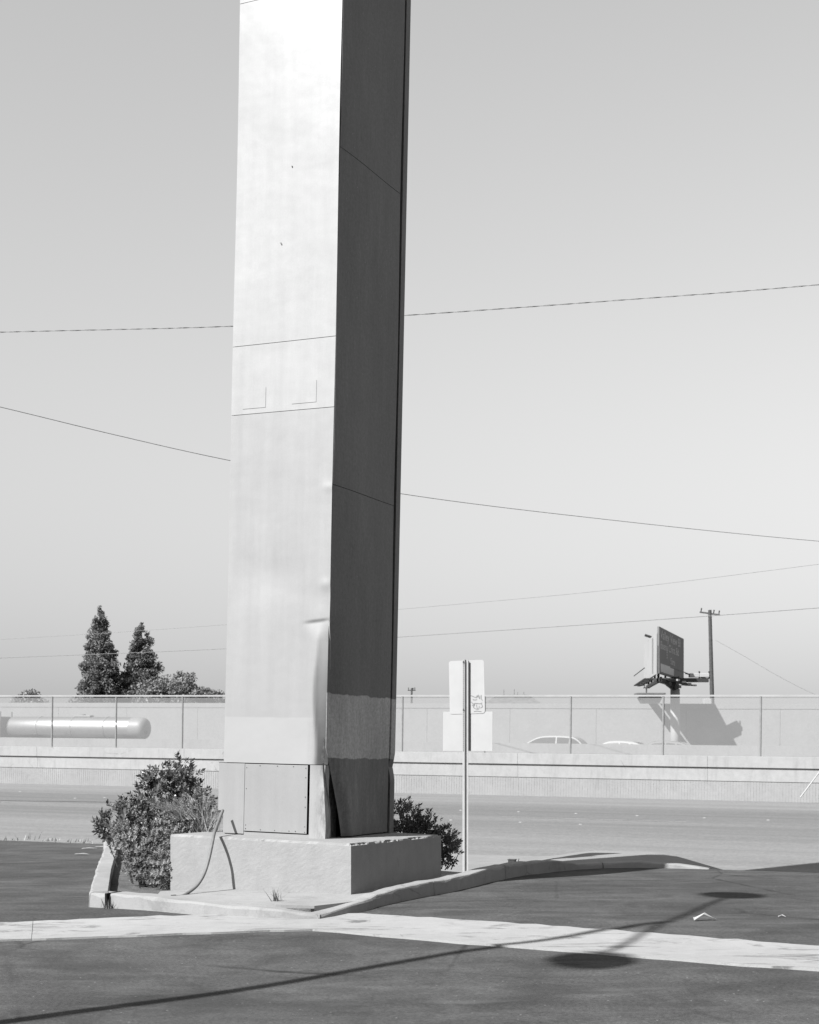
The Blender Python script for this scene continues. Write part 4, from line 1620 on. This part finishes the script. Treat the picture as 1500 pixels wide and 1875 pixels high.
# leafy shrub left of the plinth
def leafy_shrub(name, label, base_, blobs, n_tips, mat, leaf, seed, per=11):
    """shrub built from leafy shoots: each shoot is a short stem with a rosette of leaves"""
    rnd = random.Random(seed)
    o = root(name, label, 'shrub', Matrix.Translation(base_))
    stems = MB()
    Q = []
    tips = []
    tot = sum(b[3] for b in blobs)
    for (cx, cy, cz, wgt, rx, ry, rz2) in blobs:
        for k in range(int(n_tips * wgt / tot)):
            d = Vector((rnd.gauss(0, 1), rnd.gauss(0, 1), rnd.gauss(0, 1))).normalized()
            f = rnd.random() ** .33
            p = Vector((cx + d.x * rx * f, cy + d.y * ry * f, cz + d.z * rz2 * f))
            tips.append((p, (d + Vector((0, 0, .55))).normalized()))
    for i, (p, d) in enumerate(tips):
        if p.z < .04:
            p.z = .04 + rnd.random() * .1
        if i % 22 == 0:
            stems.cyl((p.x * .75, p.y * .75, max(.0, p.z - .35)), p, .008, .004, 5, caps=False)
        u = d.orthogonal().normalized()
        v = d.cross(u)
        L = leaf * rnd.uniform(.7, 1.25)
        for q in range(per):
            a = 2.4 * q + rnd.uniform(-.3, .3)
            tq = q / per
            side = (u * math.cos(a) + v * math.sin(a))
            ax = (side * (1.15 - .6 * tq) + d * (.35 + .7 * tq) + Vector((0, 0, .15))).normalized()
            st_ = p + d * (L * 1.3 * (tq - .5))
            nn = ax.cross(d)
            if nn.length < 1e-3:
                continue
            wv = nn.normalized() * (L * .24)
            l = L * rnd.uniform(.75, 1.1)
            Q.append([st_, st_ + ax * l * .55 + wv, st_ + ax * l, st_ + ax * l * .55 - wv])
    stems.build('stem', M['bark'], o)
    quads_obj('foliage', np.array([[tuple(x) for x in q] for q in Q]), M[mat], o)
    return o


sb = Vector((-3.0, 17.5, .05))
blobs = [(-.28, .1, .70, 3, .34, .36, .26), (.12, .25, .95, 3, .40, .40, .36), (.30, .35, 1.24, 1.6, .24, .28, .22), (.02, .2, 1.2, .8, .16, .2, .2), (-.42, .0, .64, 1.6, .24, .3, .18), (.42, .3, .85, 2, .3, .35, .4), (.05, .15, .6, 1.2, .3, .3, .3)]
leafy_shrub('shrub', 'tall glossy-leaved shrub left of the plinth', sb, blobs, 520, 'leaf_bush', .062, 4)
sb2 = Vector((-2.84, 16.95, .05))
blobs = [(-.10, .1, .48, 3, .34, .30, .28), (.22, .2, .60, 3, .30, .28, .40), (.12, -.30, .26, 2, .16, .28, .24), (-.14, -.05, .28, 2.2, .22, .25, .24), (-.36, .05, .52, 1.5, .2, .22, .22), (.42, .42, .80, 2, .22, .25, .35)]
leafy_shrub('ground_shrub', 'pale fine-leaved low shrub spilling into the planter corner', sb2, blobs, 1150, 'leaf_fine', .034, 9)
sb3 = Vector((.22, 18.75, .1))
blobs = [(-.30, .0, .62, 2, .26, .3, .26), (-.05, .0, .45, 2, .28, .3, .28), (.22, -.05, .30, 2, .20, .28, .26), (-.35, .1, .3, 1.5, .3, .3, .28)]
leafy_shrub('shrub', 'dark small-leaved shrub behind the shaded side of the plinth', sb3, blobs, 560, 'leaf_bush', .046, 14)


def grass(name, label, base_, n, h, spread, lean, seed, mat='straw', wdt=.006, cat='grass'):
    rnd = random.Random(seed)
    Q = []
    for k in range(n):
        p = Vector((rnd.gauss(0, spread), rnd.gauss(0, spread), 0))
        d = Vector((rnd.gauss(lean[0], .35), rnd.gauss(lean[1], .35), 1)).normalized()
        hh = h * rnd.uniform(.5, 1.1)
        s_ = Vector((rnd.gauss(0, 1), rnd.gauss(0, 1), 0)).normalized() * wdt
        prev = p
        for q in range(3):
            nd = (d + Vector((lean[0], lean[1], -.25)) * (.35 * q)).normalized()
            nxt = prev + nd * hh / 3
            w0, w1 = 1 - q / 3, 1 - (q + 1) / 3 + .05
            Q.append([prev - s_ * w0, prev + s_ * w0, nxt + s_ * w1, nxt - s_ * w1])
            prev = nxt
    o = quads_obj(name, np.array([[tuple(x) for x in q] for q in Q]), M[mat])
    o.location = base_
    return tag(o, label, cat)


grass('dry_grass', 'dry bleached grass blades drooping across the middle of the tall shrub', W(345, 1500, 17.0), 110, .55, .07, (-.9, -.35), 5, wdt=.005)['kind'] = 'stuff'
grass('dry_grass', 'upright dry grass stalks between the shrub and the junction box', W(372, 1530, 17.1), 90, .55, .06, (.05, 0), 6, wdt=.005)['kind'] = 'stuff'
grass('weed_plant', 'small dark weed sprouting at the front foot of the plinth', W(505, 1652, 14.95), 26, .16, .03, (.0, 0), 7, mat='leaf_bush', wdt=.006, cat='weed')
grass('weed_plant', 'tiny weed in the broken corner where front curb meets side curb', W(196, 1664, 15.1), 22, .11, .04, (.1, 0), 8, mat='leaf_bush', cat='weed')
for i, (px, py, Y, n, h, lab) in enumerate([(20, 1541, 26.2, 40, .12, 'dry weeds at the far lot edge, nearest the frame side'), (90, 1540, 26.0, 36, .11, 'dry weeds along the far lot edge, second clump'),
                                           (57, 1536, 26.4, 26, .2, 'taller weed standing on the far lot edge'), (130, 1543, 25.8, 30, .1, 'sparse weeds on the far lot edge before the shrub'), (160, 1542, 25.5, 30, .14, 'weed clump on the far lot edge beside the shrub')]):
    p = W(px, py, Y)
    p.z = 0.0
    grass('weed_plant', lab, p, n // 2, h * .7, .12, (.1, 0), 40 + i, wdt=.01, cat='weed')

# ------------------------------------------------------------------ litter, markers
def paper(px, py, sc, label, seed):
    rnd = random.Random(seed)
    p = W(px, py, CAM_Z * FPX / (py - HY))
    p.z = lot_z(p.x, p.y) + .012
    mb = MB()
    mb.add([(-.16, -.03, .0), (-.10, .05, .03), (-.02, -.02, .075), (.03, .05, .085), (.16, -.02, .005), (.17, .04, .0), (-.14, .03, .03)],
           [(0, 2, 1), (0, 1, 6), (2, 3, 1), (2, 4, 5, 3)])
    mb.v = [(x * sc, y * sc, z * sc) for x, y, z in mb.v]
    o = mb.build('litter', M['paper'])
    s_ = o.modifiers.new('t', 'SOLIDIFY')
    s_.thickness = .004
    o.location = p
    o.rotation_euler = (0, 0, rnd.uniform(-.3, .3))
    return tag(o, label, 'litter', 'scraps of litter on the lot')


paper(1290, 1686, .72, 'folded scrap of white paper lying on the asphalt beyond the gutter', 2)
paper(1432, 1681, .22, 'tiny white scrap right of the folded paper on the asphalt', 3)
rnd = random.Random(77)
for i, (px, py) in enumerate([(163, 1556), (150, 1567), (186, 1553), (200, 1570)]):
    p = W(px, py, CAM_Z * FPX / (py - HY))
    o = MB().add([(-.12, -.02, .012), (.0, -.03, .02), (.13, .0, .012), (.02, .03, .03), (-.1, .02, .02)], [(0, 1, 3, 4), (1, 2, 3)]).build('dry_leaf', M['straw'])
    o.location = (p.x, p.y, lot_z(p.x, p.y) + .004)
    o.rotation_euler = (0, 0, rnd.uniform(-.5, .5))
    tag(o, ['dry leaf scrap nearest the end of the curb', 'long pale dry leaf lying farthest from the curb', 'dark dry leaf against the shrub foot', 'dry leaf resting by the curb flank'][i], 'dry leaf', 'dry leaves on the lot')

dome = MB()
ring0 = [(.055 * math.cos(2 * math.pi * i / 12), .055 * math.sin(2 * math.pi * i / 12)) for i in range(12)]
dome.add([(x, y, 0) for x, y in ring0] + [(x * .6, y * .6, .016) for x, y in ring0], [(i, (i + 1) % 12, 12 + (i + 1) % 12, 12 + i) for i in range(12)] + [tuple(range(12, 24))])
dme = None
for (px, py) in [(950, 1487), (1055, 1490), (1167, 1494), (1290, 1498), (1407, 1502), (844, 1484), (275, 1458.5), (192, 1461), (138, 1462), (953, 1506), (1063, 1510), (826, 1502), (37, 1450)]:
    # intersect the view ray with the street surface
    lo_, hi_ = 24.0, 60.0
    for _ in range(40):
        mid = (lo_ + hi_) / 2
        q = W(px, py, mid)
        s_, n_ = SN(q)
        if q.z < street_z(s_, n_) - GR * s_:
            hi_ = mid
        else:
            lo_ = mid
    q = W(px, py, lo_)
    if dme is None:
        o = dome.build('road_marker', simple('dull_marker_ceramic', 0.42, 0.6, 0.3, 0.1, 20))
        dme = o.data
    else:
        o = bpy.data.objects.new('road_marker', dme)
        COL.objects.link(o)
    o.location = q
    o.scale = (0.85, 0.85, 0.85)
    tag(o, 'small round white raised lane marker stuck on the street', 'lane marker', 'raised lane markers on the street')

# ------------------------------------------------------------------ lot lamp outside the frame, whose shadow lies on the asphalt
LH = 9.5
T_ = Vector((2.42, 13.98))
Lb = T_ - Vector((math.sin(R(SUN_AZ)), math.cos(R(SUN_AZ)))) * (LH / math.tan(R(SUN_EL)))
lamp_z = -.19
lamp = root('parking_lot_lamp', 'double-headed lamp post outside the view that casts its shadow across the lot', 'lamp post', Matrix.Translation((Lb.x, Lb.y, 0)))
MB().cyl((0, 0, -.4), (0, 0, LH), .075, .055, n=12).build('pole', M['galv'], lamp)
MB().cyl((0, 0, -.4), (0, 0, .5), .25, n=16).build('base', M['curb'], lamp)
for hx, hy in ((1.10, 2.45), (-1.03, -2.36)):
    MB().cyl((0, 0, LH - .05), (hx, hy, LH + .02), .038, n=8).build('arm', M['galv'], lamp)
    loft([[(hx + r_ * math.cos(2 * math.pi * i / 20), hy + r_ * 1.15 * math.sin(2 * math.pi * i / 20), LH + z) for i in range(20)] for r_, z in ((.08, .16), (.26, .10), (.34, 0), (.33, -.05), (.1, -.08))], M['galv'], 'lamp_head', lamp)
